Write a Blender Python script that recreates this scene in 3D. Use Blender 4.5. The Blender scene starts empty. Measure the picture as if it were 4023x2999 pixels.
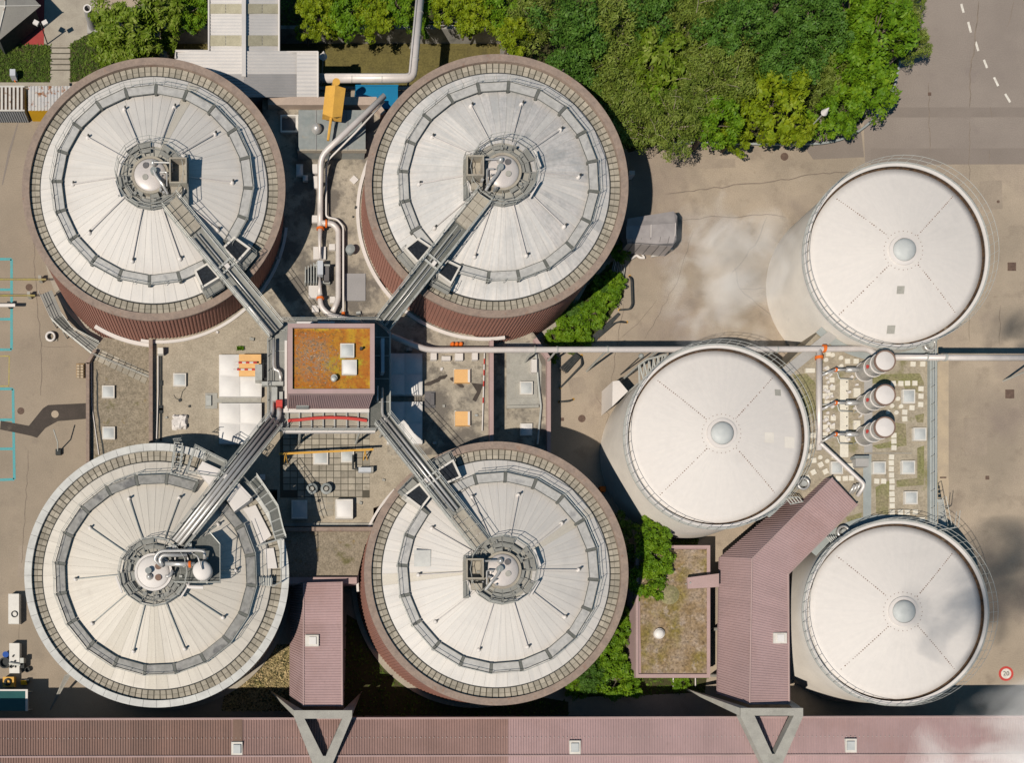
import bpy, math, random
from mathutils import Vector, Matrix
random.seed(7)
R = random.Random(11)
H, G, NX, NY = 100.0, 22.0, 590.0, 1500.0     # flight height, pixels per metre on the ground, nadir point
PI = math.pi
SC = bpy.context.scene
COL = SC.collection

def W(x, y, z=0.0):
    s = (H - z) / (G * H)
    return Vector(((x - NX) * s, (NY - y) * s, z))
def L(px, z=0.0): return px * (H - z) / (G * H)

# ------------------------------------------------------------------ materials
def mat(name, c1, c2=None, s=.5, rough=.85, metal=0., grain=0., gs=9., isl=0., stain=None, bump=0., stretch=None, detail=5, spec=.3):
    m = bpy.data.materials.new(name); m.use_nodes = True
    nt = m.node_tree; N = nt.nodes; K = nt.links
    b = N['Principled BSDF']
    b.inputs['Roughness'].default_value = rough; b.inputs['Metallic'].default_value = metal
    b.inputs['Specular IOR Level'].default_value = spec
    geo = N.new('ShaderNodeNewGeometry'); pos = geo.outputs['Position']
    if stretch:
        mp = N.new('ShaderNodeMapping'); mp.inputs['Scale'].default_value = stretch
        if len(stretch) == 3 and stretch[2] < 0:
            uv = N.new('ShaderNodeUVMap'); K.new(uv.outputs[0], mp.inputs[0]); mp.inputs['Scale'].default_value = (stretch[0], stretch[1], 1)
        else: K.new(pos, mp.inputs[0])
        npos = mp.outputs[0]
    else: npos = pos
    def noise(scale, vec, det=detail):
        n = N.new('ShaderNodeTexNoise'); n.inputs['Scale'].default_value = scale; n.inputs['Detail'].default_value = det
        n.inputs['Roughness'].default_value = .6; K.new(vec, n.inputs['Vector']); return n.outputs['Fac']
    def ramp(v, a, c):
        r = N.new('ShaderNodeMapRange'); r.inputs['From Min'].default_value = a; r.inputs['From Max'].default_value = c
        K.new(v, r.inputs['Value']); return r.outputs['Result']
    def mix(f, a, c, mode='MIX'):
        x = N.new('ShaderNodeMix'); x.data_type = 'RGBA'; x.blend_type = mode
        for i, v in ((0, f), (6, a), (7, c)):
            if hasattr(v, 'is_linked'): K.new(v, x.inputs[i])
            elif i == 0: x.inputs[0].default_value = v
            else: x.inputs[i].default_value = (*v, 1)
        return x.outputs[2]
    col = c1
    if c2: col = mix(ramp(noise(s, npos), .36, .64), c1, c2)
    if stain:
        for (sc, lo, hi, sco, amt) in stain:
            f = ramp(noise(sc, pos), lo, hi)
            mm = N.new('ShaderNodeMath'); mm.operation = 'MULTIPLY'; K.new(f, mm.inputs[0]); mm.inputs[1].default_value = amt
            col = mix(mm.outputs[0], col, sco)
    def gray(v, amp):
        r = N.new('ShaderNodeMapRange'); r.inputs['From Min'].default_value = .25; r.inputs['From Max'].default_value = .75
        r.inputs['To Min'].default_value = 1 - amp; r.inputs['To Max'].default_value = 1 + amp; r.clamp = False
        K.new(v, r.inputs['Value']); return r.outputs['Result']
    gsrc = None
    if grain:
        gsrc = noise(gs, pos, 3)
        col = mix(1., col, gray(gsrc, grain), 'MULTIPLY')
    if isl:
        r = N.new('ShaderNodeMapRange'); r.inputs['To Min'].default_value = 1 - isl; r.inputs['To Max'].default_value = 1 + isl
        K.new(geo.outputs['Random Per Island'], r.inputs['Value'])
        col = mix(1., col, r.outputs['Result'], 'MULTIPLY')
    if hasattr(col, 'is_linked'): K.new(col, b.inputs['Base Color'])
    else: b.inputs['Base Color'].default_value = (*col, 1)
    if bump:
        bp = N.new('ShaderNodeBump'); bp.inputs['Strength'].default_value = bump; bp.inputs['Distance'].default_value = .05
        K.new(gsrc if gsrc else noise(gs, pos, 3), bp.inputs['Height']); K.new(bp.outputs[0], b.inputs['Normal'])
    return m

M = {}
M['asphalt'] = mat('asphalt', (.425, .345, .26), (.31, .255, .195), .1, grain=.17, gs=10, stain=[(.22, .55, .72, (.24, .2, .155), .55), (.3, .6, .8, (.46, .385, .30), .5), (.45, .56, .75, (.19, .15, .115), .6), (1.3, .62, .78, (.22, .17, .12), .5), (.09, .5, .7, (.24, .19, .16), .8)])
M['road'] = mat('road_asphalt', (.285, .24, .205), (.25, .21, .18), .2, grain=.14, gs=10, stain=[(.5, .6, .8, (.2, .16, .15), .5)])
M['patch'] = mat('asphalt_patch', (.225, .188, .16), (.245, .205, .175), .4, grain=.12, gs=12)
M['tar'] = mat('tar', (.055, .045, .038), (.075, .06, .05), .6, grain=.2, stain=[(.9, .62, .75, (.16, .13, .1), .6)])
M['crack'] = mat('crack', (.18, .145, .115), (.25, .2, .155), 1.5)
M['cyan'] = mat('cyan_paint', (.09, .37, .39), (.13, .33, .33), 2., grain=.15)
M['yellowline'] = mat('yellow_line', (.42, .36, .10), (.36, .28, .14), 2., grain=.2)
M['whiteline'] = mat('white_line', (.78, .74, .66), (.6, .55, .48), 3.)
M['concrete'] = mat('concrete', (.40, .36, .29), (.33, .29, .235), .8, grain=.12, stain=[(2.2, .6, .75, (.22, .19, .15), .5)])
M['concgrey'] = mat('grey_concrete', (.39, .375, .33), (.335, .32, .285), 1., grain=.12, stain=[(.7, .55, .7, (.24, .23, .2), .5), (1.2, .6, .8, (.2, .19, .17), .5)])
M['apron'] = mat('apron_concrete', (.50, .40, .28), (.42, .34, .25), .8, grain=.1)
M['gravel'] = mat('roof_gravel', (.42, .36, .275), (.34, .29, .22), 1.3, grain=.24, gs=7, stain=[(.5, .58, .75, (.24, .2, .15), .6)], bump=.3)
M['gravelmoss'] = mat('mossy_gravel', (.30, .25, .185), (.215, .18, .13), 2.2, grain=.38, gs=7, stain=[(.5, .6, .7, (.12, .11, .04), .9), (1.1, .62, .72, (.3, .2, .05), .5)], bump=.3)
M['dirty'] = mat('dirty_roof', (.43, .375, .295), (.30, .262, .205), .5, grain=.16, stain=[(.33, .47, .57, (.13, .115, .1), .85), (1.5, .54, .66, (.15, .13, .105), .7), (5., .6, .7, (.2, .17, .13), .6)], bump=.1)
M['slab'] = mat('paving_slab', (.40, .355, .285), (.31, .28, .225), .8, grain=.12, isl=.2, stain=[(.7, .58, .75, (.18, .155, .115), .6)])
M['joint'] = mat('dark_joint', (.09, .08, .06))
M['brown'] = mat('brown_cladding', (.34, .165, .125), (.30, .15, .115), .5, grain=.07)
M['brownrim'] = mat('brown_capping', (.325, .245, .195), (.255, .195, .16), 1.4, grain=.15, gs=5, stain=[(.6, .58, .75, (.19, .145, .125), .6), (1.5, .6, .72, (.27, .14, .09), .6)])
M['greyrim'] = mat('pale_capping', (.62, .61, .57), (.52, .51, .48), 1.2, grain=.05, isl=.05)
M['pink'] = mat('mauve_roof', (.42, .29, .285), (.375, .262, .256), .25, grain=.06, gs=4, isl=.05, stain=[(.12, .5, .65, (.33, .21, .19), .6), (1.4, .62, .74, (.28, .19, .17), .45)])
M['pinktrim'] = mat('mauve_trim', (.44, .31, .295), (.39, .28, .26), .6, grain=.06)
M['bronze'] = mat('brown_roof_panel', (.235, .15, .115), (.2, .13, .1), .6, grain=.1)
M['white'] = mat('white_paint', (.71, .66, .62), (.65, .605, .565), .4, rough=.6, grain=.03)
M['tankroof'] = mat('tank_roof', (.70, .65, .615), (.655, .605, .57), .25, rough=.65, grain=.03, gs=2.5, stain=[(.4, .58, .8, (.56, .52, .49), .5), (2.5, .66, .76, (.5, .46, .42), .3)])
M['tankwall'] = mat('tank_wall', (.80, .74, .66), (.72, .665, .595), .5, grain=.04, stain=[(.7, .62, .8, (.52, .49, .44), .45)])
M['rust'] = mat('rusty_gutter', (.045, .032, .024), (.12, .07, .038), 3., grain=.3, gs=4, stain=[(.8, .62, .7, (.3, .24, .17), .7)])
M['dome_roof'] = mat('panel_roof', (.67, .625, .575), (.60, .57, .535), 6., rough=.6, grain=.04, isl=.03, stretch=(36, .5, -1), stain=[(.3, .52, .72, (.5, .475, .45), .5)])
M['dome_roof_old'] = mat('weathered_panel_roof', (.68, .635, .59), (.55, .535, .515), 6., rough=.6, grain=.07, gs=4, isl=.06, stretch=(36, .4, -1), stain=[(.2, .5, .62, (.45, .445, .435), .55)])
M['dome_roof_beige'] = mat('beige_panel_roof', (.67, .615, .535), (.605, .555, .485), 6., rough=.65, grain=.05, isl=.03, stretch=(36, .4, -1), stain=[(.3, .6, .75, (.47, .42, .36), .5)])
M['dome_weathered'] = mat('grimy_panel_roof', (.50, .485, .47), (.63, .59, .56), 7., rough=.6, grain=.12, gs=3, isl=.07, stretch=(46, 1.2, -1), stain=[(.4, .52, .66, (.40, .40, .395), .7)])
M['dome_stained'] = mat('stained_panel_roof', (.56, .51, .435), (.60, .55, .47), 6., rough=.65, grain=.08, isl=.05, stretch=(36, .4, -1))
M['seam_beige'] = mat('beige_seam', (.54, .50, .44))
M['beigetrim'] = mat('beige_capping', (.47, .37, .30), (.41, .32, .26), .8, grain=.1)
M['asphalt_old'] = mat('old_asphalt', (.335, .272, .205), (.275, .225, .17), .15, grain=.15, gs=10, stain=[(.45, .56, .75, (.2, .165, .13), .5), (1.3, .62, .78, (.22, .18, .14), .5)])
M['tanktop'] = mat('tank_top', (.71, .66, .615), (.68, .635, .595), 5., rough=.65, grain=.03, gs=2.5, stretch=(22, .7, -1), stain=[(.35, .56, .8, (.58, .545, .51), .5), (2.5, .67, .76, (.5, .465, .42), .35)])
M['stalk'] = mat('dead_stalk', (.48, .40, .31), (.34, .25, .16), 3., isl=.4)
M['patch2'] = mat('worn_patch', (.35, .285, .22), (.3, .245, .19), .6, grain=.16, gs=9)
M['seam'] = mat('roof_seam', (.52, .49, .455))
M['glassgrey'] = mat('walkway_panel', (.41, .40, .38), (.49, .475, .45), .9, rough=.5, grain=.14, isl=.12, gs=3, stain=[(.9, .54, .68, (.22, .22, .225), .6)])
M['glassdark'] = mat('dark_walkway_panel', (.23, .225, .21), (.33, .32, .30), .9, rough=.5, grain=.18, isl=.15, gs=3, stain=[(.9, .54, .66, (.10, .10, .105), .75)])
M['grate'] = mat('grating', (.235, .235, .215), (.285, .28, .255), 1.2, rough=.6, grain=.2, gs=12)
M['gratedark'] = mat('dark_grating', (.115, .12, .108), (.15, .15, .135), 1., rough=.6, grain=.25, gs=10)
M['galv'] = mat('galvanised_steel', (.50, .50, .46), (.42, .42, .39), 2., rough=.5, metal=.2, grain=.08)
M['steel'] = mat('steel_pipe', (.58, .56, .53), (.5, .48, .46), 1.5, rough=.38, metal=.45, grain=.05)
M['insul'] = mat('insulated_pipe', (.66, .60, .56), (.58, .53, .5), 1., rough=.45, metal=.15, grain=.05)
M['dark'] = mat('dark_metal', (.035, .04, .04), (.06, .06, .058), 3.)
M['black'] = mat('black_void', (.008, .009, .01))
M['mesh'] = mat('black_mesh', (.012, .015, .02), (.022, .026, .032), 5., rough=.5, grain=.5, gs=6, stain=[(2.5, .66, .7, (.004, .004, .005), 1.)])
M['blue'] = mat('blue_cover', (.012, .19, .36), (.015, .17, .33), 1., rough=.5, grain=.04)
M['bluelid'] = mat('blue_grey_lid', (.55, .57, .60), (.48, .5, .53), 1., rough=.35)
M['sky_glass'] = mat('skylight_dome', (.47, .485, .475), (.54, .55, .535), 1.5, rough=.5, spec=.3)
M['sky_white'] = mat('opal_dome', (.77, .74, .70), (.72, .69, .66), 1., rough=.4)
M['sky_frame'] = mat('skylight_frame', (.70, .66, .60), (.62, .58, .52), 2., grain=.05)
M['yellow'] = mat('yellow_paint', (.72, .40, .075), (.62, .34, .07), 1.5, rough=.5, grain=.06)
M['orangelid'] = mat('orange_lid', (.80, .47, .19), (.74, .43, .18), 1.2, rough=.6, grain=.06)
M['orange'] = mat('orange_valve', (.75, .16, .02), (.65, .14, .02), 3.)
M['red'] = mat('red_paint', (.58, .07, .055), (.5, .06, .05), 2.)
M['redmat'] = mat('red_surface', (.36, .055, .05), (.31, .05, .045), 1., grain=.12)
M['kioskroof'] = mat('kiosk_roof', (.36, .34, .30), (.32, .30, .27), .6, grain=.1)
M['zinc'] = mat('zinc_roof', (.24, .265, .26), (.3, .31, .295), .9, rough=.45, grain=.1, gs=3, stain=[(1.2, .62, .75, (.36, .32, .25), .6)])
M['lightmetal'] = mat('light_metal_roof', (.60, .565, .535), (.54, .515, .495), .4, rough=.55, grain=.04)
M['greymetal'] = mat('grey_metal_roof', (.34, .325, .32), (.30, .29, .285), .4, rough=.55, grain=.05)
M['translucent'] = mat('roof_light_strip', (.43, .39, .28), (.36, .325, .23), 1.2, grain=.15, rough=.5)
M['basin'] = mat('basin_floor', (.155, .13, .042), (.115, .097, .032), 1., grain=.35, gs=6, stain=[(.6, .6, .75, (.07, .06, .03), .7)], bump=.4)
M['retain'] = mat('retaining_wall', (.36, .34, .31), (.27, .26, .235), .7, grain=.15, stain=[(1., .55, .7, (.13, .125, .11), .8)])
M['sedum'] = mat('sedum', (.24, .165, .085), (.31, .24, .175), .8, grain=.55, gs=5, stain=[(.38, .5, .66, (.19, .15, .03), .85), (1.1, .56, .66, (.38, .31, .25), .75), (2.6, .6, .68, (.09, .06, .03), .7)], bump=.5)
M['plantroof'] = mat('planted_gravel', (.40, .345, .26), (.32, .27, .20), .9, grain=.22, gs=6, stain=[(.4, .56, .66, (.17, .16, .055), .7)], bump=.3)
M['bed'] = mat('planting_bed', (.27, .23, .14), (.21, .205, .085), .8, grain=.4, gs=5, bump=.5)
M['padroof'] = mat('blue_grey_walkway', (.36, .385, .375), (.31, .335, .325), .8, rough=.6, grain=.06)
M['ramp'] = mat('grey_ramp', (.42, .40, .375), (.37, .355, .335), .8, grain=.06)
M['stone'] = mat('stepping_stone', (.74, .69, .58), (.66, .61, .52), 2., grain=.08, isl=.05)
M['tarp'] = mat('grey_tarpaulin', (.36, .33, .32), (.29, .265, .26), 1., rough=.5, grain=.05, bump=.15)
M['tarpdark'] = mat('dark_tarpaulin', (.15, .14, .14), (.12, .115, .115), 1., rough=.6, grain=.1)
M['container_white'] = mat('white_container', (.60, .57, .52), (.53, .5, .46), 1.2, grain=.07, stain=[(1.6, .6, .68, (.2, .09, .03), .8)])
M['container_rust'] = mat('rusty_container', (.46, .45, .45), (.53, .5, .46), .8, grain=.08, stain=[(1.7, .52, .6, (.27, .10, .03), .95)])
M['cyfront'] = mat('yellow_container', (.60, .33, .01), (.53, .3, .01), 1., grain=.05)
M['cfront'] = mat('grey_container', (.34, .35, .36), (.29, .3, .31), 1., grain=.06)
M['wood'] = mat('wood', (.36, .24, .13), (.28, .19, .1), 3., grain=.15)
M['bark'] = mat('bark', (.17, .135, .10), (.12, .095, .07), 4., grain=.3)
M['palebark'] = mat('pale_bark', (.36, .31, .23), (.25, .2, .15), 4., grain=.2)
M['grass'] = mat('grass_blades', (.075, .115, .012), (.05, .085, .01), .8, grain=.3, isl=.4)
M['dryg'] = mat('dry_grass', (.42, .32, .17), (.31, .25, .11), .9, grain=.4, isl=.35, stain=[(.6, .58, .7, (.13, .15, .02), .8)])
M['soil'] = mat('soil', (.06, .055, .02), (.045, .045, .015), .8, grain=.3)
M['manhole'] = mat('manhole_iron', (.115, .075, .058), (.15, .1, .075), 3., grain=.2, gs=12)
M['plastic'] = mat('white_plastic', (.72, .69, .63), (.66, .63, .58), 2.)
M['glassgreen'] = mat('green_glass', (.02, .085, .085), (.025, .1, .095), 1., rough=.2, spec=.6)
M['bluepl'] = mat('blue_plastic', (.03, .09, .34))
M['skin'] = mat('skin_tone', (.5, .3, .2))
def leafmat(name, a, b2, y):
    m = bpy.data.materials.new(name); m.use_nodes = True
    nt = m.node_tree; N = nt.nodes; K = nt.links; b = N['Principled BSDF']
    b.inputs['Roughness'].default_value = .55; b.inputs['Specular IOR Level'].default_value = .25
    g = N.new('ShaderNodeNewGeometry'); r = N.new('ShaderNodeValToRGB')
    r.color_ramp.elements[0].color = (*a, 1); r.color_ramp.elements[1].color = (*y, 1)
    e = r.color_ramp.elements.new(.5); e.color = (*b2, 1)
    n = N.new('ShaderNodeTexNoise'); n.inputs['Scale'].default_value = .7; n.inputs['Detail'].default_value = 3
    K.new(g.outputs['Position'], n.inputs['Vector'])
    ad = N.new('ShaderNodeMath'); ad.operation = 'ADD'
    mm = N.new('ShaderNodeMath'); mm.operation = 'MULTIPLY'; mm.inputs[1].default_value = .55
    K.new(g.outputs['Random Per Island'], mm.inputs[0]); K.new(mm.outputs[0], ad.inputs[0])
    m2 = N.new('ShaderNodeMath'); m2.operation = 'MULTIPLY_ADD'; m2.inputs[1].default_value = 1.1; m2.inputs[2].default_value = -.33
    K.new(n.outputs['Fac'], m2.inputs[0]); K.new(m2.outputs[0], ad.inputs[1])
    K.new(ad.outputs[0], r.inputs[0]); K.new(r.outputs[0], b.inputs['Base Color'])
    t = N.new('ShaderNodeBsdfTranslucent'); K.new(r.outputs[0], t.inputs['Color'])
    mx = N.new('ShaderNodeMixShader'); mx.inputs[0].default_value = .22
    K.new(b.outputs[0], mx.inputs[1]); K.new(t.outputs[0], mx.inputs[2])
    K.new(mx.outputs[0], N['Material Output'].inputs['Surface'])
    return m
M['lf_maple'] = leafmat('maple_leaves', (.115, .175, .006), (.19, .26, .008), (.31, .35, .014))
M['lf_green'] = leafmat('green_leaves', (.06, .14, .006), (.115, .225, .008), (.22, .33, .014))
M['lf_dark'] = leafmat('dark_leaves', (.042, .105, .012), (.075, .165, .02), (.135, .24, .035))
M['lf_olive'] = leafmat('olive_leaves', (.09, .14, .016), (.155, .21, .028), (.28, .32, .07))
M['lf_broad'] = leafmat('broad_leaves', (.075, .13, .008), (.145, .22, .012), (.31, .35, .08))

def sedum_tower():
    m = bpy.data.materials.new('moss_roof'); m.use_nodes = True
    nt = m.node_tree; N = nt.nodes; K = nt.links; b = N['Principled BSDF']; b.inputs['Roughness'].default_value = .95
    tc = N.new('ShaderNodeTexCoord'); sp = N.new('ShaderNodeSeparateXYZ'); K.new(tc.outputs['Generated'], sp.inputs[0])
    geo = N.new('ShaderNodeNewGeometry')
    def op(o, a, c=None, c3=None):
        x = N.new('ShaderNodeMath'); x.operation = o
        for i, v in enumerate((a, c, c3)):
            if v is None: continue
            if hasattr(v, 'is_linked'): K.new(v, x.inputs[i])
            else: x.inputs[i].default_value = v
        return x.outputs[0]
    def noise(s, d=4):
        n = N.new('ShaderNodeTexNoise'); n.inputs['Scale'].default_value = s; n.inputs['Detail'].default_value = d; n.inputs['Roughness'].default_value = .65
        K.new(geo.outputs['Position'], n.inputs['Vector']); return n.outputs['Fac']
    def ramp(v, a, c):
        r = N.new('ShaderNodeMapRange'); r.inputs['From Min'].default_value = a; r.inputs['From Max'].default_value = c; K.new(v, r.inputs['Value']); return r.outputs['Result']
    def mix(f, a, c):
        x = N.new('ShaderNodeMix'); x.data_type = 'RGBA'; K.new(f, x.inputs[0])
        for i, v in ((6, a), (7, c)):
            if hasattr(v, 'is_linked'): K.new(v, x.inputs[i])
            else: x.inputs[i].default_value = (*v, 1)
        return x.outputs[2]
    n1, n2, n3 = noise(.9), noise(5., 5), noise(2.2)
    ex = op('ABSOLUTE', op('SUBTRACT', sp.outputs[0], .5)); ey = op('ABSOLUTE', op('SUBTRACT', sp.outputs[1], .5))
    edge = op('ADD', op('MAXIMUM', ex, ey), op('MULTIPLY', op('SUBTRACT', n1, .5), .45))
    right = ramp(sp.outputs[0], .35, .95)
    yel = op('MAXIMUM', ramp(edge, .46, .56), op('MULTIPLY', right, ramp(n1, .44, .6)))
    col = mix(ramp(n3, .35, .65), (.36, .105, .012), (.42, .17, .018))
    col = mix(op('MULTIPLY', yel, .9), col, (.50, .32, .022))
    dsk = op('ADD', op('ABSOLUTE', op('SUBTRACT', sp.outputs[0], .7)), op('ABSOLUTE', op('SUBTRACT', sp.outputs[1], .42)))
    gr = op('MAXIMUM', ramp(op('ADD', edge, op('MULTIPLY', n3, .1)), .57, .66), op('MULTIPLY', ramp(dsk, .36, .2), ramp(n1, .4, .6)))
    col = mix(op('MULTIPLY', gr, .8), col, (.34, .36, .02))
    dx = op('SUBTRACT', sp.outputs[0], .27); dy = op('SUBTRACT', sp.outputs[1], .52)
    dd = op('SQRT', op('ADD', op('MULTIPLY', dx, dx), op('MULTIPLY', op('MULTIPLY', dy, dy), .5)))
    gm = op('MULTIPLY', ramp(op('ADD', dd, op('MULTIPLY', op('SUBTRACT', n1, .5), .3)), .33, .12), ramp(n2, .42, .6))
    col = mix(op('MULTIPLY', gm, .85), col, (.34, .27, .2))
    dk = op('MULTIPLY', op('MULTIPLY', ramp(n2, .5, .64), .75), op('SUBTRACT', 1.0, op('MULTIPLY', right, .6)))
    col = mix(dk, col, (.12, .065, .02))
    K.new(col, b.inputs['Base Color'])
    bp = N.new('ShaderNodeBump'); bp.inputs['Strength'].default_value = .5; bp.inputs['Distance'].default_value = .06
    K.new(n2, bp.inputs['Height']); K.new(bp.outputs[0], b.inputs['Normal'])
    return m
M['moss'] = sedum_tower()

# ------------------------------------------------------------------ mesh builder
class MB:
    def __init__(s): s.v = []; s.f = []; s.uv = {}
    def add(s, vs, fs):
        o = len(s.v); s.v += [Vector(p) for p in vs]; s.f += [tuple(i + o for i in f) for f in fs]; return s
    def prism(s, pts, z0, z1, taper=None):
        n = len(pts); a = [(p[0], p[1], z0) for p in pts]
        b = [(p[0], p[1], z1) for p in (taper or pts)]
        area = sum(pts[i][0] * pts[(i + 1) % n][1] - pts[(i + 1) % n][0] * pts[i][1] for i in range(n))
        if area < 0: a.reverse(); b.reverse()
        return s.add(a + b, [tuple(range(n - 1, -1, -1)), tuple(range(n, 2 * n))] + [(i, (i + 1) % n, n + (i + 1) % n, n + i) for i in range(n)])
    def box(s, c, sx, sy, sz, rot=0., tx=1., ty=1.):
        cs, sn = math.cos(rot), math.sin(rot)
        def q(kx, ky): return [(c[0] + cs * x * sx / 2 * kx - sn * y * sy / 2 * ky, c[1] + sn * x * sx / 2 * kx + cs * y * sy / 2 * ky) for x, y in ((-1, -1), (1, -1), (1, 1), (-1, 1))]
        return s.prism(q(1, 1), c[2], c[2] + sz, q(tx, ty))
    def pb(s, x0, y0, x1, y1, z0, z1):           # a box whose top covers a pixel rectangle
        a, b = W(x0, y0, z1), W(x1, y1, z1)
        return s.prism([(a.x, b.y), (b.x, b.y), (b.x, a.y), (a.x, a.y)], z0, z1)
    def pp(s, pts, z0, z1): return s.prism([W(x, y, z1).to_2d() for x, y in pts], z0, z1)
    def sheet(s, pts, z):
        v = [W(x, y, z) for x, y in pts]
        n = len(v); a = sum(v[i].x * v[(i + 1) % n].y - v[(i + 1) % n].x * v[i].y for i in range(n))
        if a < 0: v.reverse()
        return s.add(v, [tuple(range(n))])
    def tube(s, pts, r, n=8, r1=None, caps=True):
        pts = [Vector(p) for p in pts]; k = len(pts); vs = []; fs = []; prev = None
        for i, p in enumerate(pts):
            d = (pts[min(i + 1, k - 1)] - pts[max(i - 1, 0)]).normalized()
            if prev is None:
                u = d.orthogonal().normalized()
            else:
                u = (prev - d * prev.dot(d))
                u = u.normalized() if u.length > 1e-6 else d.orthogonal().normalized()
            prev = u; w = d.cross(u)
            m = 1.
            if 0 < i < k - 1:
                a = (pts[i] - pts[i - 1]).normalized(); b = (pts[i + 1] - pts[i]).normalized()
                m = 1 / max(.5, math.cos(a.angle(b, 0) / 2)) if a.length and b.length else 1.
            rr = r if r1 is None else r + (r1 - r) * i / (k - 1)
            vs += [p + (u * math.cos(2 * PI * j / n) + w * math.sin(2 * PI * j / n)) * rr * (m if m < 1.3 else 1.15) for j in range(n)]
        for i in range(k - 1):
            fs += [(i * n + j, i * n + (j + 1) % n, (i + 1) * n + (j + 1) % n, (i + 1) * n + j) for j in range(n)]
        if caps: fs += [tuple(range(n - 1, -1, -1)), tuple(range((k - 1) * n, k * n))]
        return s.add(vs, fs)
    def pipe(s, pts, r, n=10, bend=None):         # tube with rounded bends
        pts = [Vector(p) for p in pts]; out = [pts[0]]; bend = bend or r * 2.2
        for i in range(1, len(pts) - 1):
            a, p, c = pts[i - 1], pts[i], pts[i + 1]
            d1, d2 = (a - p), (c - p); l = min(bend, d1.length * .45, d2.length * .45)
            q1, q2 = p + d1.normalized() * l, p + d2.normalized() * l
            for t in (0, .25, .5, .75, 1): out.append(q1 * (1 - t) ** 2 + p * 2 * t * (1 - t) + q2 * t * t)
        out.append(pts[-1]); return s.tube(out, r, n)
    def lathe(s, c, prof, n=32, a0=0., a1=2 * PI):
        full = abs(a1 - a0 - 2 * PI) < 1e-6; m = n if full else n + 1; vs = []; k = len(prof)
        for i in range(m):
            a = a0 + (a1 - a0) * i / n
            vs += [(c[0] + r * math.cos(a), c[1] + r * math.sin(a), c[2] + z) for r, z in prof]
        fs = []
        for i in range(n):
            i2 = (i + 1) % m
            for j in range(k - 1): fs.append((i * k + j, i2 * k + j, i2 * k + j + 1, i * k + j + 1))
        return s.add(vs, fs)
    def cyl(s, c, r, h, n=20, r1=None):
        r1 = r if r1 is None else r1
        p = [(c[0] + r * math.cos(2 * PI * i / n), c[1] + r * math.sin(2 * PI * i / n)) for i in range(n)]
        q = [(c[0] + r1 * math.cos(2 * PI * i / n), c[1] + r1 * math.sin(2 * PI * i / n)) for i in range(n)]
        return s.prism(p, c[2], c[2] + h, q)
    def ring(s, c, r0, r1, z0, z1, n=96):
        return s.lathe(c, [(r0, z0), (r1, z0), (r1, z1), (r0, z1), (r0, z0)], n)
    def dome(s, c, r, h, n=24, m=6):
        return s.lathe(c, [(r * math.cos(PI / 2 * i / m) + (1e-4 if i == m else 0), h * math.sin(PI / 2 * i / m)) for i in range(m + 1)], n)
    def torus(s, c, r, t, n=24):
        return s.lathe(c, [(r + t * math.cos(2 * PI * i / 8), t + t * math.sin(2 * PI * i / 8)) for i in range(9)], n)
    def rail(s, pts, h=1.0, step=1.5, r=.028, closed=False, mids=1):
        pts = [Vector(p) for p in pts]
        if closed: pts = pts + [pts[0]]
        for k in range(mids + 1):
            z = Vector((0, 0, h * (1 - k / (mids + 1)))); s.tube([p + z for p in pts], r, 5)
        for a, b in zip(pts, pts[1:]):
            n = max(1, round((b - a).length / step))
            for i in range(n): p = a.lerp(b, i / n); s.tube([p, p + Vector((0, 0, h))], r, 5)
        return s
    def corr(s, a, b, d, c, ribs, amp):            # ribs run from edge a-b to edge d-c
        a, b, c, d = map(Vector, (a, b, c, d)); nrm = (b - a).cross(d - a).normalized()
        if nrm.z < -.01: nrm = -nrm
        ts = []
        for i in range(ribs):
            for t, h in ((0, 0), (.42, 0), (.55, 1), (.87, 1)): ts.append(((i + t) / ribs, h * amp))
        ts.append((1., 0))
        for k in range(0, len(ts) - 1, 16):         # sheets of four ribs
            vs = []; seg = ts[k:k + 17]
            for t, h in seg: vs += [a.lerp(b, t) + nrm * h, d.lerp(c, t) + nrm * h]
            s.add(vs, [(2 * i, 2 * i + 2, 2 * i + 3, 2 * i + 1) for i in range(len(seg) - 1)])
        return s
    def build(s, name, m, parent=None, smooth=False, origin=None):
        if parent is not None:
            o = Vector(parent['_o'])
        else:
            if origin is None:
                lo = [min(v[i] for v in s.v) for i in range(3)]; hi = [max(v[i] for v in s.v) for i in range(3)]
                origin = ((lo[0] + hi[0]) / 2, (lo[1] + hi[1]) / 2, lo[2])
            o = Vector(origin)
        me = bpy.data.meshes.new(name); me.from_pydata([v - o for v in s.v], [], s.f); me.update()
        me.materials.append(M[m] if isinstance(m, str) else m)
        if smooth:
            me.polygons.foreach_set('use_smooth', [True] * len(me.polygons))
        ob = bpy.data.objects.new(name, me); COL.objects.link(ob); ob['_o'] = list(o)
        if parent is not None: ob.parent = parent
        else: ob.location = o
        return ob
def smooth_angle(ob, deg=35):
    me = ob.data; me.polygons.foreach_set('use_smooth', [True] * len(me.polygons)); me.set_sharp_from_angle(angle=math.radians(deg)); return ob
def tag(o, label=None, cat=None, group=None, kind=None):
    for k, v in (('label', label), ('category', cat), ('group', group), ('kind', kind)):
        if v: o[k] = v
    return o
def thing(name, label, cat, loc, group=None):
    o = bpy.data.objects.new(name, None); COL.objects.link(o); o.location = loc; o['_o'] = list(Vector(loc)); o.empty_display_size = .3
    return tag(o, label, cat, group)
def copy_tree(o, loc, label=None, parent=None, rz=0., sc=1.):
    c = o.copy(); COL.objects.link(c)
    if parent is None:
        c.location = loc; c.rotation_euler = (0, 0, rz); c.scale = (sc, sc, sc) if not hasattr(sc, '__len__') else sc; c['_o'] = list(loc)
        if label: c['label'] = label
    else: c.parent = parent
    for ch in list(o.children): copy_tree(ch, None, None, c)
    return c

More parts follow.
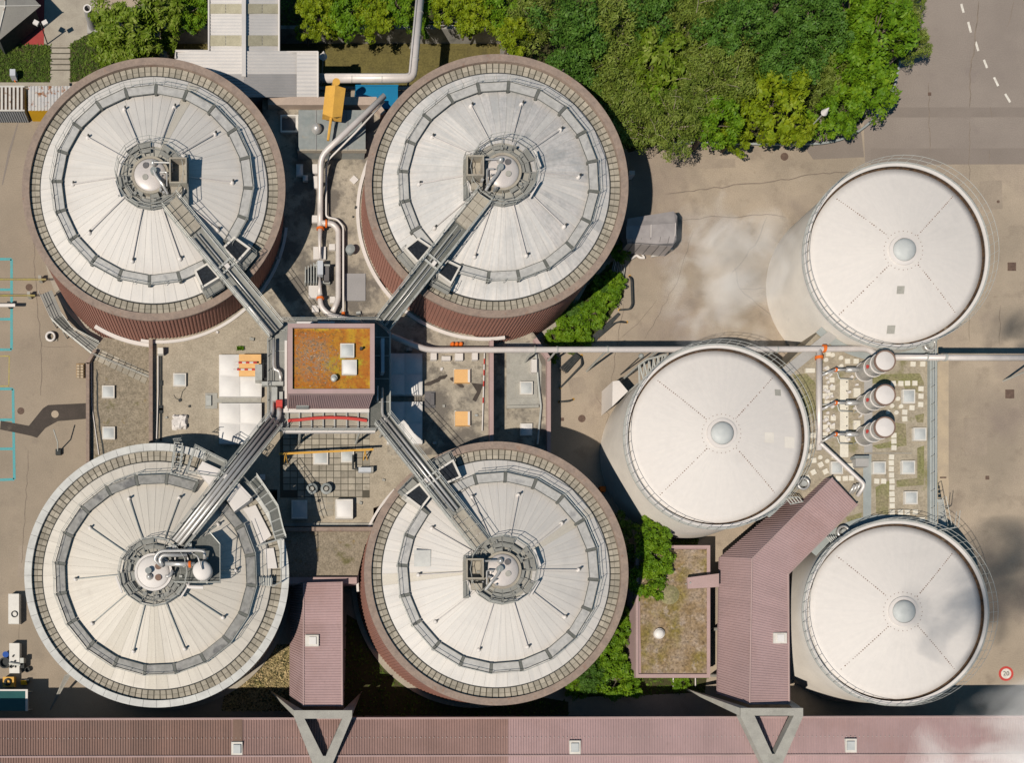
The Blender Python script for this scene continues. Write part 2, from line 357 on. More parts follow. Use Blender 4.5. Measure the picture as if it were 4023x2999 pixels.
# ------------------------------------------------------------------ ground
def hole_ground():
    mb = MB(); B = 420.
    a, b = W(362, 190), W(1092, 66)
    xs = [-B, a.x, b.x, B]; ys = [-B, a.y, b.y, B]
    for i in range(3):
        for j in range(3):
            if i == 1 and j == 1: continue
            mb.add([(xs[i], ys[j], 0), (xs[i + 1], ys[j], 0), (xs[i + 1], ys[j + 1], 0), (xs[i], ys[j + 1], 0)], [(0, 1, 2, 3)])
    return mb
ground = tag(hole_ground().build('ground', 'asphalt', origin=(0, 0, 0)), kind='structure')
tag(MB().sheet([(-900, 262), (345, 262), (345, 760), (345, 1000), (620, 1540), (620, 1620), (-900, 1620)], .003).build('yard_surface', 'asphalt_old'), kind='structure')
road = MB().sheet([(1975, -400), (2900, -400), (2900, 352), (1872, 352), (1868, 236), (1930, 170)], .004).build('road', 'road'); tag(road, kind='structure')
for pts in ([(2120, 392), (2168, 390), (2170, 452), (2122, 455)], [(1500, 345), (1590, 343), (1592, 362), (1502, 366)], [(2085, 905), (2135, 903), (2136, 985), (2086, 988)], [(1228, 820), (1262, 815), (1272, 850), (1236, 856)], [(58, 1180), (40, 1182), (38, 1250), (52, 1252)]):
    MB().sheet(pts, .007).build('asphalt_patch', 'patch2', ground)
for pts in ([(1852, 232), (2900, 232), (2900, 252), (1852, 254)], [(1885, 321), (2900, 320), (2900, 354), (1885, 356)], [(1700, 262), (1860, 253), (1870, 340), (1760, 345)]):
    MB().sheet(pts, .009).build('asphalt_patch', 'patch', ground)
for (x0, y0, x1, y1) in ((2080, 8, 2085, 27), (2095, 47, 2101, 70), (2111, 90, 2117, 110), (2129, 129, 2136, 147), (2151, 167, 2160, 186), (2175, 203, 2186, 221)):
    a, b = W(x0, y0), W(x1, y1); d = (b - a).normalized(); n = Vector((-d.y, d.x, 0)) * .11; z = Vector((0, 0, .013))
    MB().add([a + n + z, a - n + z, b - n + z, b + n + z], [(0, 1, 2, 3)]).build('lane_dash', 'whiteline', road)
def ribbon(pts, w, z):
    mb = MB(); P = [W(x, y, z) for x, y in pts]; vs = []
    for i, p in enumerate(P):
        d = (P[min(i + 1, len(P) - 1)] - P[max(0, i - 1)]).normalized(); n = Vector((-d.y, d.x, 0)) * w / 2
        k = 1 if (0 < i < len(P) - 1 or len(P) < 3) else .4
        vs += [p + n * k, p - n * k]
    return mb.add(vs, [(2 * i, 2 * i + 1, 2 * i + 3, 2 * i + 2) for i in range(len(P) - 1)])
def jag(pts, step=14, amp=2.2):
    out = []
    for a, b in zip(pts, pts[1:]):
        n = max(1, int(math.dist(a, b) / step))
        for i in range(n):
            t = i / n; out.append((a[0] + (b[0] - a[0]) * t + R.uniform(-amp, amp), a[1] + (b[1] - a[1]) * t + R.uniform(-amp, amp)))
    return out + [pts[-1]]
for pts, w in (([(1440, 420), (1560, 405), (1660, 394), (1780, 375), (1850, 372)], .1), ([(1470, 478), (1540, 470), (1600, 470), (1660, 462), (1700, 470)], .08),
        ([(1500, 500), (1470, 600), (1420, 690), (1395, 735)], .06), ([(2120, 0), (2110, 90), (2100, 160), (2098, 232)], .1), ([(2011, 180), (2012, 330)], .07),
        ([(2098, 262), (2097, 396)], .06), ([(1390, 455), (1368, 540), (1362, 585)], .05), ([(1350, 660), (1335, 745), (1323, 830)], .06), ([(1660, 470), (1640, 520), (1580, 600)], .06),
        ([(1590, 580), (1600, 625), (1660, 625)], .06), ([(1600, 625), (1640, 660), (1680, 690)], .06), ([(72, 522), (78, 640), (90, 760), (88, 857)], .07), ([(90, 750), (160, 752)], .05),
        ([(62, 975), (52, 1130), (46, 1220)], .06), ([(43, 1352), (41, 1392)], .05), ([(2164, 660), (2163, 745)], .05), ([(2098, 680), (2099, 740)], .05),
        ([(1290, 860), (1318, 900), (1300, 960)], .06), ([(1420, 650), (1380, 700), (1340, 735)], .05), ([(2180, 60), (2195, 0)], .05), ([(2145, 232), (2147, 254)], .06), ([(2140, 322), (2139, 354)], .07)):
    ribbon(jag(pts), w, .014).build('asphalt_crack', 'crack', ground)
for pts in ([(-20, 561), (25, 561), (25, 757), (-20, 757)], [(-20, 842), (28, 842), (31, 1038), (-20, 1040)]):
    for a, b in zip(pts, pts[1:]): ribbon([a, b], .26, .011).build('parking_line', 'cyan', ground)
for y in (627, 691): ribbon([(-20, y), (25, y)], .26, .0145).build('parking_line', 'cyan', ground)
for y in (909, 972): ribbon([(-20, y), (29, y)], .26, .0145).build('parking_line', 'cyan', ground)
for a, b in (((-20, 771), (20, 771)), ((20, 771), (19, 836)), ((19, 836), (-20, 836))): ribbon([a, b], .12, .011).build('parking_line', 'yellowline', ground)
ribbon([(40, 262), (20, 330), (5, 400)], .25, .011).build('parking_line', 'patch', ground)
MB().sheet([(93, 884), (104, 877), (186, 873), (186, 907), (125, 912), (98, 927), (80, 948), (68, 944), (30, 936), (0, 930), (2, 911), (62, 922), (64, 920)], .018).build('tar_patch', 'tar', ground)
# grass and planting
def blades(name, pts, z, m, dens, size, label=None, base='soil', kind='stuff', hgt=.25):
    mb = MB(); P = [W(x, y, z) for x, y in pts]
    xs = [p.x for p in P]; ys = [p.y for p in P]
    def inside(x, y):
        c = False
        for i in range(len(P)):
            a, b = P[i], P[i - 1]
            if (a.y > y) != (b.y > y) and x < (b.x - a.x) * (y - a.y) / (b.y - a.y) + a.x: c = not c
        return c
    area = abs(sum(P[i].x * P[i - 1].y - P[i - 1].x * P[i].y for i in range(len(P)))) / 2
    n = int(area * dens); k = 0
    while k < n:
        x, y = R.uniform(min(xs), max(xs)), R.uniform(min(ys), max(ys))
        if not inside(x, y): continue
        k += 1; a = R.uniform(0, 2 * PI); l = size * R.uniform(.6, 1.4); w = l * .35
        dx, dy = math.cos(a), math.sin(a); h = R.uniform(.02, hgt)
        mb.add([(x - dy * w, y + dx * w, z + .01), (x + dy * w, y - dx * w, z + .01), (x + dx * l, y + dy * l, z + h)], [(0, 1, 2)])
    o = mb.build(name, m, origin=(P[0].x, P[0].y, z)); tag(o, kind=kind)
    s = MB().sheet(pts, z + .008).build(name + '_soil', base); tag(s, kind='structure')
    return o
blades('grass', [(-40, 97), (110, 98), (108, 178), (-40, 178)], 0, 'grass', 90, .22)
blades('grass', [(152, 95), (215, 60), (330, 90), (360, 150), (152, 178)], 0, 'grass', 60, .22)
blades('grass', [(330, -60), (460, -60), (460, 60), (330, 60)], 0, 'grass', 30, .25)
blades('grass', [(600, -60), (1100, -60), (1100, 62), (600, 62)], 0, 'grass', 25, .25)
blades('ground_cover', [(1100, -60), (1975, -60), (1950, 130), (1930, 190), (1890, 250), (1760, 312), (1430, 312), (1360, 330), (1240, 150), (1100, 120)], 0, 'grass', 6, .3)
blades('grass', [(1180, 742), (1200, 690), (1290, 600), (1352, 540), (1350, 640), (1290, 730), (1240, 770)], 0, 'grass', 25, .25)
blades('grass', [(1225, 1340), (1360, 1290), (1385, 1460), (1530, 1466), (1525, 1500), (1250, 1510)], 0, 'grass', 25, .25)
blades('dry_grass', [(500, 1405), (626, 1395), (626, 1540), (480, 1540)], 0, 'dryg', 90, .2)
blades('grass', [(1470, 1150), (1512, 1165), (1510, 1180), (1440, 1185)], 0, 'grass', 60, .2)
blades('grass', [(750, 1330), (1000, 1480), (1230, 1520), (1230, 1550), (745, 1550)], 0, 'grass', 12, .25)
tag(MB().sheet([(-40, -60), (97, -60), (95, 97), (-40, 97)], .006).build('red_surface', 'redmat'), kind='structure')
tag(MB().sheet([(95, -60), (205, -60), (205, 60), (190, 97), (96, 98)], .006).build('pavement', 'concrete'), kind='structure')
pth = tag(MB().sheet([(109, 98), (151, 98), (151, 180), (109, 180)], .012).build('footpath', 'concrete'), kind='structure')
for i in range(5): MB().pb(109, 102 + i * 12, 151, 104 + i * 12, .0, .05).build('step_edge', 'joint', pth)
tag(MB().sheet([(2027, 775), (2053, 775), (2053, 1150), (2027, 1150)], .006).build('concrete_apron', 'apron'), kind='structure')
tag(MB().pb(-40, 178, 150, 186, 0, .35).build('garden_wall', 'concrete'), 'low beige retaining wall behind the two shipping containers', 'wall')
# sunken basin at the top
tag(MB().sheet([(350, 60), (1095, 55), (1095, 195), (350, 195)], -2.0).build('basin_floor', 'basin'), kind='structure')
w = thing('retaining_wall', 'grey stained concrete walls round the sunken basin', 'wall', W(727, 128, -2))
a, b = W(362, 190), W(1092, 66)
for nm, pts in (('wall_panel', [(a.x, b.y), (b.x, b.y), (b.x, b.y + .35), (a.x, b.y + .35)]), ('wall_panel', [(a.x - .3, a.y), (a.x, a.y), (a.x, b.y + .35), (a.x - .3, b.y + .35)]), ('wall_panel', [(b.x, a.y), (b.x + .3, a.y), (b.x + .3, b.y + .35), (b.x, b.y + .35)]), ('wall_panel', [(a.x, a.y - .3), (b.x, a.y - .3), (b.x, a.y), (a.x, a.y)])):
    MB().prism(pts, -2.1, .25).build(nm, 'retain', w)
tag(MB().rail([W(690, 62, .25), W(1085, 62, .25)], 1.0, 1.8, .03).build('handrail', 'galv'), 'thin steel handrail along the north edge of the sunken basin', 'railing')
tag(MB().rail([W(360, 110, .25), W(360, 58, .25), W(452, 58, .25)], 1.0, 1.8, .03).build('handrail', 'galv'), 'thin green handrail round the basin corner left of the metal roof', 'railing')

# ------------------------------------------------------------------ digesters
def digester(cx, cy, rpx, label, kind, old, rot0, well, vents, seed, extra=None):
    zt = 10.0; c = W(cx, cy, zt); c.z = 0; Ro = L(rpx, zt); rr = random.Random(seed)
    T = thing('digester_tank', label, 'tank', c, 'four big digester tanks')
    rim = 'greyrim' if kind == 'grey' else 'brownrim'
    # corrugated wall
    mb = MB(); n = 220; rad = Ro - .18; prof = []
    for i in range(n):
        for t, h in ((0, 0), (.45, 0), (.55, .06), (.92, .06)): prof.append((2 * PI * (i + t) / n, rad + h))
    k = len(prof); mb.add([((c.x + r * math.cos(a)), c.y + r * math.sin(a), z) for z in (.3, zt - .18) for a, r in prof], [(i, (i + 1) % k, k + (i + 1) % k, k + i) for i in range(k)])
    mb.build('wall', 'brown' if kind != 'grey' else 'greymetal', T)
    MB().ring((c.x, c.y, 0), Ro - .6, Ro + .35, 0, .32, 120).build('footing', 'concrete', T)
    Ri = Ro * (1 - 15.5 / rpx)
    if kind == 'grey':
        mb = MB()
        for i in range(60):
            mb.lathe((c.x, c.y, 0), [(Ri, 9.4), (Ri, zt), (Ro, zt), (Ro, zt - .5)], 2, 2 * PI * i / 60 + .001, 2 * PI * (i + 1) / 60 - .001)
        mb.build('rim', rim, T)
    else: MB().lathe((c.x, c.y, 0), [(Ri, 9.4), (Ri, zt), (Ro, zt), (Ro, zt - .2), (Ro - .1, zt - .2)], 160).build('rim', rim, T)
    zp = 9.68; Re = Ro * (247 / 285)
    MB().ring((c.x, c.y, 0), Re - .4, Ri - .004, 9.0, zp, 120).build('paving_bed', 'joint', T)
    mb = MB(); nt = 122; g = .028
    for i in range(nt):
        a0, a1 = 2 * PI * i / nt, 2 * PI * (i + 1) / nt; mid = Re + (Ri - Re) * .5; g = .05
        for r0, r1 in ((Re + .05, mid - .012), (mid + .012, Ri - .02)):
            q = [(c.x + r * math.cos(a), c.y + r * math.sin(a), zp + .012 + rr.uniform(0, .012)) for r, a in ((r0, a0 + g / r0), (r1, a0 + g / r1), (r1, a1 - g / r1), (r0, a1 - g / r0))]
            mb.add(q, [(0, 1, 2, 3)])
    mb.build('paving_ring', 'slab', T)
    # shallow cone roof in wedge panels
    r0, z0, r1, z1 = 2.7, 12.0, Re, 9.78
    def zr(r): t = (r - r0) / (r1 - r0); return z0 + (z1 - z0) * (t ** 1.12)
    MB().lathe((c.x, c.y, 0), [(Re - .02, 9.0)] + [(r1 - .02 + (r0 - r1 + .02) * i / 8, zr(r1 - .02 + (r0 - r1 + .02) * i / 8) - .02) for i in range(9)], 120).build('roof_deck', 'seam_beige' if old == 'beige' else 'seam', T)
    mb = MB(); npan = 60; uvs = []
    for i in range(npan):
        a0, a1 = 2 * PI * (i + .018) / npan, 2 * PI * (i + .982) / npan
        vs = []; m = 6
        for j in range(m + 1):
            r = r0 + (r1 - r0) * j / m
            for a in (a0, a1): vs.append((c.x + r * math.cos(a), c.y + r * math.sin(a), zr(r))); uvs.append(((i + .1 + .8 * (a == a1)) / npan + seed * 3.1, (r / r1)))
        mb.add(vs, [(2 * j, 2 * j + 2, 2 * j + 3, 2 * j + 1) for j in range(m)])
    ro = mb.build('roof', {'new': 'dome_roof', 'old': 'dome_roof_old', 'beige': 'dome_roof_beige'}[old], T)
    ro.data.materials.append(M['dome_weathered' if old == 'old' else 'dome_stained'])
    for i in range(npan):
        ang = (i + .5) / npan * 360; an = (ang + 180) % 360 - 180
        w_ = (old == 'old' and -48 < an < 108 and rr.random() < .72) or (old == 'beige' and (234 < ang < 244 or 263 < ang < 277)) or (old == 'new' and rr.random() < .05)
        if w_:
            for j in range(6): ro.data.polygons[i * 6 + j].material_index = 1
    ul = ro.data.uv_layers.new(name='UVMap')
    for lp in ro.data.loops: ul.data[lp.index].uv = uvs[lp.vertex_index]
    MB().ring((c.x, c.y, 0), Re - .05, Re + .04, 9.4, 9.8, 120).build('roof_edge', 'dark', T)
    # walkway ring: 20 straight gangway sections over the roof
    ra, rb = Ro * .684, Ro * .754
    def pt(r, a, z): return Vector((c.x + r * math.cos(a), c.y + r * math.sin(a), z))
    ba = math.atan2(W(vents[4][0], vents[4][1], zt).y - c.y, W(vents[4][0], vents[4][1], zt).x - c.x)
    for i in range(20):
        a0 = rot0 + 2 * PI * i / 20; a1 = a0 + 2 * PI / 20; am = (a0 + a1) / 2
        gap = abs((am - ba + PI) % (2 * PI) - PI) < .15
        zi = zr(ra) + .32; d = .018
        p = [pt(ra, a0 + d, zi), pt(ra, a1 - d, zi), pt(rb, a1 - d, zi - .05), pt(rb, a0 + d, zi - .05)]
        pan = MB(); bars = MB(); jo = MB()
        if not gap:
            pan.add(p + [q - Vector((0, 0, .06)) for q in p], [(3, 2, 1, 0), (4, 5, 6, 7), (0, 1, 5, 4), (1, 2, 6, 5), (2, 3, 7, 6), (3, 0, 4, 7)])
            for f in (0., 1.):
                bars.tube([p[0].lerp(p[3], f) + Vector((0, 0, .03)), p[1].lerp(p[2], f) + Vector((0, 0, .03))], .03, 4)
        d2 = .014
        q = [pt(ra - .05, a0 - d2, zi + .04), pt(ra - .05, a0 + d2, zi + .04), pt(rb + .08, a0 + d2, zi), pt(rb + .08, a0 - d2, zi)]
        jo.add(q + [v - Vector((0, 0, .45)) for v in q], [(3, 2, 1, 0), (0, 1, 5, 4), (1, 2, 6, 5), (2, 3, 7, 6), (3, 0, 4, 7)])
        jo.build('walkway_joint', 'gratedark', T)
        if not gap: wp = pan.build('walkway', 'glassdark' if old == 'beige' else 'glassgrey', T); bars.build('edge_bar', 'gratedark', wp)
    st = [pt(rb + .12, rot0 + 2 * PI * i / 20, zr(rb) + .25) for i in range(20)]
    i0 = round((ba - rot0) / (2 * PI / 20)) + 1
    MB().rail([st[(i0 + i) % 20] for i in range(19)], 1.0, 1.3, .022).build('walkway_railing', 'galv', T)
    # radial drain pipes
    for kk in range(10):
        a = math.radians(110 - 36 * kk) + rr.uniform(-.03, .03)
        if abs((a - ba + PI) % (2 * PI) - PI) < .22: a += .2
        e = pt(Ro * .60, a, zr(Ro * .60) + .16); s_ = pt(2.9, a, zr(2.9) + .18)
        dp = MB().tube([s_, e], .05, 6).build('drain_pipe', 'insul' if old != 'beige' else 'galv', T)
        MB().dome((e.x, e.y, e.z - .16), .2, .28, 12, 4).build('end_cap', 'white', dp, True)
        MB().box((e.x + .12, e.y + .1, e.z + .02), .16, .13, .2, a).build('drain_valve', 'dark', dp)
    MB().lathe((c.x, c.y, 11.9), [(2.78, 0), (1e-3, .02)], 32).build('hub_floor', 'concgrey', T)
    # hub platform, railing and cap
    zh = 12.35; n = 16; Rh = 2.95
    for i in range(n):
        mb = MB(); a0, a1 = 2 * PI * i / n + .02, 2 * PI * (i + 1) / n - .02
        p = [pt(1.55, a0, zh), pt(Rh, a0, zh - .1), pt(Rh, a1, zh - .1), pt(1.55, a1, zh)]
        for q0, q1 in ((.0, .3), (.36, .64), (.7, 1.)):
            if rr.random() < .42: continue
            A = [p[0].lerp(p[1], q0), p[0].lerp(p[1], q1), p[3].lerp(p[2], q1), p[3].lerp(p[2], q0)]
            mb.add(A + [v - Vector((0, 0, .05)) for v in A], [(0, 1, 2, 3), (7, 6, 5, 4), (1, 5, 6, 2), (0, 4, 5, 1), (3, 2, 6, 7), (0, 3, 7, 4)])
        if mb.v: mb.build('platform_plate', 'grate', T)
    mb = MB()
    for i in range(n): mb.tube([pt(1.5, 2 * PI * i / n, zh + .02), pt(Rh, 2 * PI * i / n, zh - .05)], .035, 5)
    for r in (2.35, Rh): mb.tube([pt(r, 2 * PI * i / n, zh - .02) for i in range(n + 1)], .035, 5)
    for i in range(14):
        a = rr.uniform(0, 2 * PI); r = rr.uniform(1.8, 2.5); q = pt(r, a, zh); mb.box(q, rr.uniform(.1, .35), rr.uniform(.08, .25), rr.uniform(.1, .35), a)
    mb.build('platform_frame', 'grate', T)
    mb = MB().lathe((c.x, c.y, 0), [(2.8, 11.5), (2.8, zh - .55)], 24); mb.build('hub_curb', 'galv', T)
    MB().rail([pt(Rh, 2 * PI * i / n, zh - .05) for i in range(n)], 1.05, 2., .025, True).build('hub_railing', 'galv', T)
    MB().lathe((c.x, c.y, 0), [(1.42, 11.9), (1.62, 11.9), (1.62, 12.5), (1.42, 12.5), (1.42, 12.42)], 40).build('hub_collar', 'concrete' if old != 'beige' else 'white', T, False)
    hd = MB().lathe((c.x, c.y, 12.4), [(1.42 * math.cos(PI / 2 * i / 7) + (1e-3 if i == 7 else 0), .4 * math.sin(PI / 2 * i / 7)) for i in range(8)], 40).build('hub_cap', 'insul' if old != 'beige' else 'white', T, True)
    sx = 1 if well == 'right' else -1
    for dx, dy, r, m in ((-.35, .65, .26, 'tarpdark'), (-.4, -.35, .25, 'concgrey')) if old != 'beige' else ((-.45, .45, .28, 'bronze'), (-.45, -.5, .28, 'bronze')):
        MB().cyl((c.x - sx * dx * -1 if sx > 0 else c.x - dx, c.y + dy, 12.62), r, .22, 12).build('hatch', m, hd)
    MB().dome((c.x + sx * .3 * 1, c.y + (.75 if old != 'beige' else -.45), 12.7), .3, .5, 16, 5).build('vent_cap', 'steel', hd, True)
    MB().cyl((c.x + sx * .35, c.y + .05, 12.7), .28, .5, 12).build('valve_cap', 'zinc', hd)
    mb = MB()
    z = 13.1; s2 = sx
    mb.pipe([(c.x + s2 * .35, c.y + .05, z), (c.x + s2 * .6, c.y - .5, z), (c.x + s2 * 1.1, c.y - 1.1, z), (c.x + s2 * 1.5, c.y - 1.7, z - .5)], .13, 8)
    mb.pipe([(c.x + s2 * .3, c.y + .75, z), (c.x + s2 * 1.9, c.y + .7, z), (c.x + s2 * 1.9, c.y + .2, z - .6)], .08, 8)
    mb.pipe([(c.x + s2 * .9, c.y - .1, z), (c.x + s2 * 1.5, c.y - .1, z), (c.x + s2 * 1.5, c.y - 1.3, z)], .07, 8)
    for i in range(7): mb.box((c.x + s2 * rr.uniform(.4, 1.9), c.y + rr.uniform(-1.8, .1), 12.6), rr.uniform(.08, .25), rr.uniform(.08, .2), rr.uniform(.2, .7), rr.uniform(0, 3))
    if old != 'beige': mb.build('gas_piping', 'steel', hd)
    # square access well beside the hub
    if well:
        x0, x1 = (c.x - 3.2, c.x - 1.95) if sx < 0 else (c.x + 1.85, c.x + 3.1)
        y0, y1 = c.y - .75, c.y + .75; mb = MB(); zt2 = 13.5
        if sx > 0: y0, y1 = c.y - 1.1, c.y + .85
        for a0, b0, a1, b1 in ((x0 - .12, y0 - .12, x1 + .12, y0), (x0 - .12, y1, x1 + .12, y1 + .12), (x0 - .12, y0, x0, y1), (x1, y0, x1 + .12, y1)):
            mb.prism([(a0, b0), (a1, b0), (a1, b1), (a0, b1)], 11.2, zt2)
        mb.build('access_well', 'concrete', T)
        MB().add([(x0, y0, 12.45), (x1, y0, 12.45), (x1, y1, 12.45), (x0, y1, 12.45)], [(0, 1, 2, 3)]).build('well_floor', 'concrete', T)
        e = c.x - 3.35 if sx < 0 else c.x + 3.3
        mb = MB().prism([(min(e, e - sx * .5), c.y - 2.4), (max(e, e - sx * .5), c.y - 2.4), (max(e, e - sx * .5), c.y + 1.2), (min(e, e - sx * .5), c.y + 1.2)], zh - .2, zh - .12)
        mb.rail([(e, c.y - 2.4, zh - .12), (e, c.y + 1.25, zh - .12), (e - sx * 1.2, c.y + 1.5, zh - .12)], 1.05, 1.2, .025)
        mb.build('side_platform', 'grate', T)
        MB().box((c.x + sx * 2.3, c.y - 1.45, zh - .1), .95, .55, .6).build('control_box', 'concrete', T)
    for i in range(3):
        a = math.radians((200, 330, 20)[i]); p = pt(Rh + .2, a, zh - .1)
        MB().box(p, .16, 1.5, .35, a).build('light_trough', 'white', T)
    # exhaust boxes either side of the footbridge
    for q, frame, top in ((vents[0], vents[2], vents[3]), (vents[1], vents[2], vents[3])):
        zc = 11.3; P = [W(x, y, zc) for x, y in q]; ctr = sum(P, Vector()) / 4
        vb = MB()
        inn = [p.lerp(ctr, .2) for p in P]
        outp = [p.to_2d() for p in P]; inp = [p.to_2d() for p in inn]
        n4 = 4; v = [(p.x, p.y, 9.6) for p in outp] + [(p.x, p.y, zc) for p in outp] + [(p.x, p.y, zc) for p in inp] + [(p.x, p.y, zc - .16) for p in inp]
        vb.add(v, [(4 * j + i, 4 * j + (i + 1) % 4, 4 * (j + 1) + (i + 1) % 4, 4 * (j + 1) + i) for j in range(3) for i in range(4)])
        o = vb.build('vent_box', frame, T)
        if top == 'mesh': MB().add([(p.x, p.y, zc - .13) for p in inp], [(0, 1, 2, 3)]).build('vent_mesh', 'mesh', o)
        else:
            MB().prism([p for p in inp], zc - .17, zc + .03).build('vent_lid', 'white', o)
        # small grating with railing round the box on the rim side
        d = (ctr - c); d.z = 0; d.normalize(); w_ = Vector((-d.y, d.x, 0)); m2 = ctr + d * 1.25
        pl = [m2 - w_ * .9 - d * .6, m2 + w_ * .9 - d * .6, m2 + w_ * .9 + d * .35, m2 - w_ * .9 + d * .35]
        MB().prism([p.to_2d() for p in pl], 10.5, 10.58).rail([Vector((p.x, p.y, 10.58)) for p in (pl[0], pl[3], pl[2], pl[1])], 1., 1.2, .028).build('vent_platform', 'grate', T)
    return T, c, zr
bx = lambda *p: list(p)
TL, cTL, zr = digester(332.5, 409, 285, 'brown clad digester with smooth pale roof, beside the two shipping containers', 'brown', 'new', .28, 'right',
    (bx((481, 535), (507, 511), (543, 537), (513, 570)), bx((420, 585), (449, 568), (477, 600), (438, 624)), 'sky_frame', 'mesh', (500, 600)), 1)
TR, cTR, _ = digester(1074.5, 402, 285.5, 'brown clad digester with weathered grey streaked roof, below the dense trees', 'brown', 'old', .21, 'left',
    (bx((875, 537), (905, 514), (935, 534), (905, 570)), bx((944, 591), (968, 562), (998, 576), (977, 615)), 'sky_frame', 'mesh', (905, 605)), 2)
BR, cBR, _ = digester(1074, 1242, 286, 'brown clad digester with clean pale roof, beside the low sedum roofed hut', 'brown', 'new', .24, 'left',
    (bx((944, 1018), (981, 994), (999, 1033), (965, 1048)), bx((873, 1072), (908, 1045), (933, 1075), (912, 1102)), 'sky_frame', 'mesh', (920, 1040)), 3)
BL, cBL, zrB = digester(339, 1246, 286.5, 'grey rimmed digester with beige roof and a round white gas tank on top', 'grey', 'beige', .2, None,
    (bx((426, 1018), (438, 999), (480, 1018), (456, 1054)), bx((486, 1075), (516, 1045), (547, 1078), (507, 1108)), 'white', 'lid', (495, 1040)), 4)
MB().sheet([(896, 1191), (932, 1191), (932, 1227), (896, 1227)], 11.15).build('roof_hatch', 'greyrim', BR)
def on_roof(mb, c, zr, px, z): pass
# extra plant on the grey rimmed digester
c = cBL; zt = 13.2
mb = MB()
P = lambda x, y, z=12.6: W(x, y, z)
plat = [P(378, 1185), P(455, 1155), P(477, 1180), P(477, 1262), P(378, 1262)]
mb.prism([p.to_2d() for p in plat], 12.25, 12.33)
mb.build('plant_platform', 'gratedark', BL)
mb = MB().rail([Vector((p.x, p.y, 12.33)) for p in (plat[1], plat[2], plat[3], plat[4])], 1.1, 1., .03)
mb.build('plant_railing', 'galv', BL)
t = W(437, 1234, 14.2)
gt = MB().cyl((t.x, t.y, 12.4), .82, 1.35, 28).dome((t.x, t.y, 13.75), .82, .35, 28, 5).build('gas_tank', 'white', BL, False); smooth_angle(gt)
MB().pipe([W(437, 1234, 14.3), W(428, 1205, 14.3), W(418, 1200, 13.4)], .07, 8).build('tank_pipe', 'steel', gt)
mb = MB()
mb.pipe([W(352, 1227, 12.9), W(332, 1212, 13.1), W(345, 1193, 13.3), W(430, 1192, 13.3), W(443, 1194, 13.3), W(443, 1215, 13.0)], .15, 10, .5)
mb.pipe([W(352, 1225, 13.0), W(345, 1212, 13.1), W(352, 1202, 13.2), W(405, 1202, 13.2)], .17, 10, .5)
mb.pipe([W(358, 1221, 13.0), W(422, 1222, 13.2)], .2, 12)
mb.pipe([W(358, 1248, 13.0), W(368, 1248, 13.0), W(374, 1235, 13.0)], .13, 10, .5)
mb.build('gas_pipework', 'steel', BL, True)
MB().pipe([W(408, 1222, 13.2), W(413, 1222, 13.2)], .3, 12).build('valve_flange', 'orange', BL)
mb = MB()
for i in range(16): MB().box(W(R.uniform(362, 425), R.uniform(1178, 1200), 12.35), R.uniform(.15, .5), R.uniform(.1, .35), R.uniform(.2, .7), R.choice((0, 0, .8))).build('machine_box', R.choice(('galv', 'dark', 'steel')), BL)
for i in range(14): MB().box(W(R.uniform(372, 470), R.uniform(1200, 1262), 12.35), R.uniform(.1, .3), R.uniform(.1, .3), R.uniform(.15, .4)).build('machine_box', R.choice(('galv', 'concgrey', 'white')), BL)
MB().pipe([W(406, 1264, 12.6), W(408, 1271, 12.6), W(440, 1272, 12.6)], .16, 10).build('duct', 'white', BL)
# outer platform and stair on the east side of the grey rimmed digester
mb = MB(); pts = [(546, 1040), (570, 1075), (590, 1105), (600, 1150), (606, 1168)]
vs = []
for x, y in pts:
    p = W(x, y, 10.6); d = (p - c); d.z = 0; d.normalize(); vs += [p - d * .35, p + d * .55]
mb.add([v for v in vs] , [(2 * i, 2 * i + 1, 2 * i + 3, 2 * i + 2) for i in range(len(pts) - 1)])
mb.build('outer_walkway', 'gratedark', BL)
mb = MB()
outer = [vs[2 * i + 1] for i in range(len(pts))]; inner = [vs[2 * i] for i in range(len(pts))]
mb.tube(outer, .07, 6); mb.tube(inner, .07, 6)
for a_, b_ in zip(outer, outer[1:]):
    for k_ in range(2): 
        i_ = outer.index(a_); q0 = inner[i_].lerp(inner[i_ + 1], k_ / 2); mb.tube([q0, a_.lerp(b_, k_ / 2)], .06, 5)
mb.rail(outer, 1.1, 1., .03)
mb.tube([W(555, 1183, 10.7), W(607, 1167, 10.7), W(607, 1230, 10.7)], .09, 6)
mb.build('walkway_frame', 'galv', BL)
mb = MB().prism([W(x, y, 10.3).to_2d() for x, y in ((554, 1250), (590, 1252), (589, 1270), (553, 1267))], 10.2, 10.3)
for i in range(7): mb.box(W(557 + i * 5, 1259, 10.3), .06, .8, .08)
mb.rail([W(608, 1170, 10.2), W(608, 1262, 10.2), W(590, 1272, 10.2)], 1.1, 1.1, .03); mb.build('stair_landing', 'galv', BL)
mb = MB(); q = [W(x, y, 10.05) for x, y in ((516, 1105), (553, 1093), (577, 1140), (587, 1160), (556, 1184), (545, 1165), (530, 1130))]
mb.prism([p.to_2d() for p in q], 9.5, 9.95); mb.build('flat_roof_panel', 'white', BL)
mb = MB().prism([W(x, y, 10.0).to_2d() for x, y in ((558, 1190), (592, 1186), (600, 1230), (560, 1232))], 9.5, 9.9); mb.build('flat_roof_panel', 'white', BL)
mb = MB()
for px in ((378, 958, 370, 1030), (395, 960, 387, 1032)):
    a_, b_ = W(px[0], px[1], 11.2), W(px[2], px[3], 10.6); mb.tube([a_, b_], .06, 6)
    mb.tube([a_ - Vector((0, 0, 1)), b_ - Vector((0, 0, .8))], .06, 6)
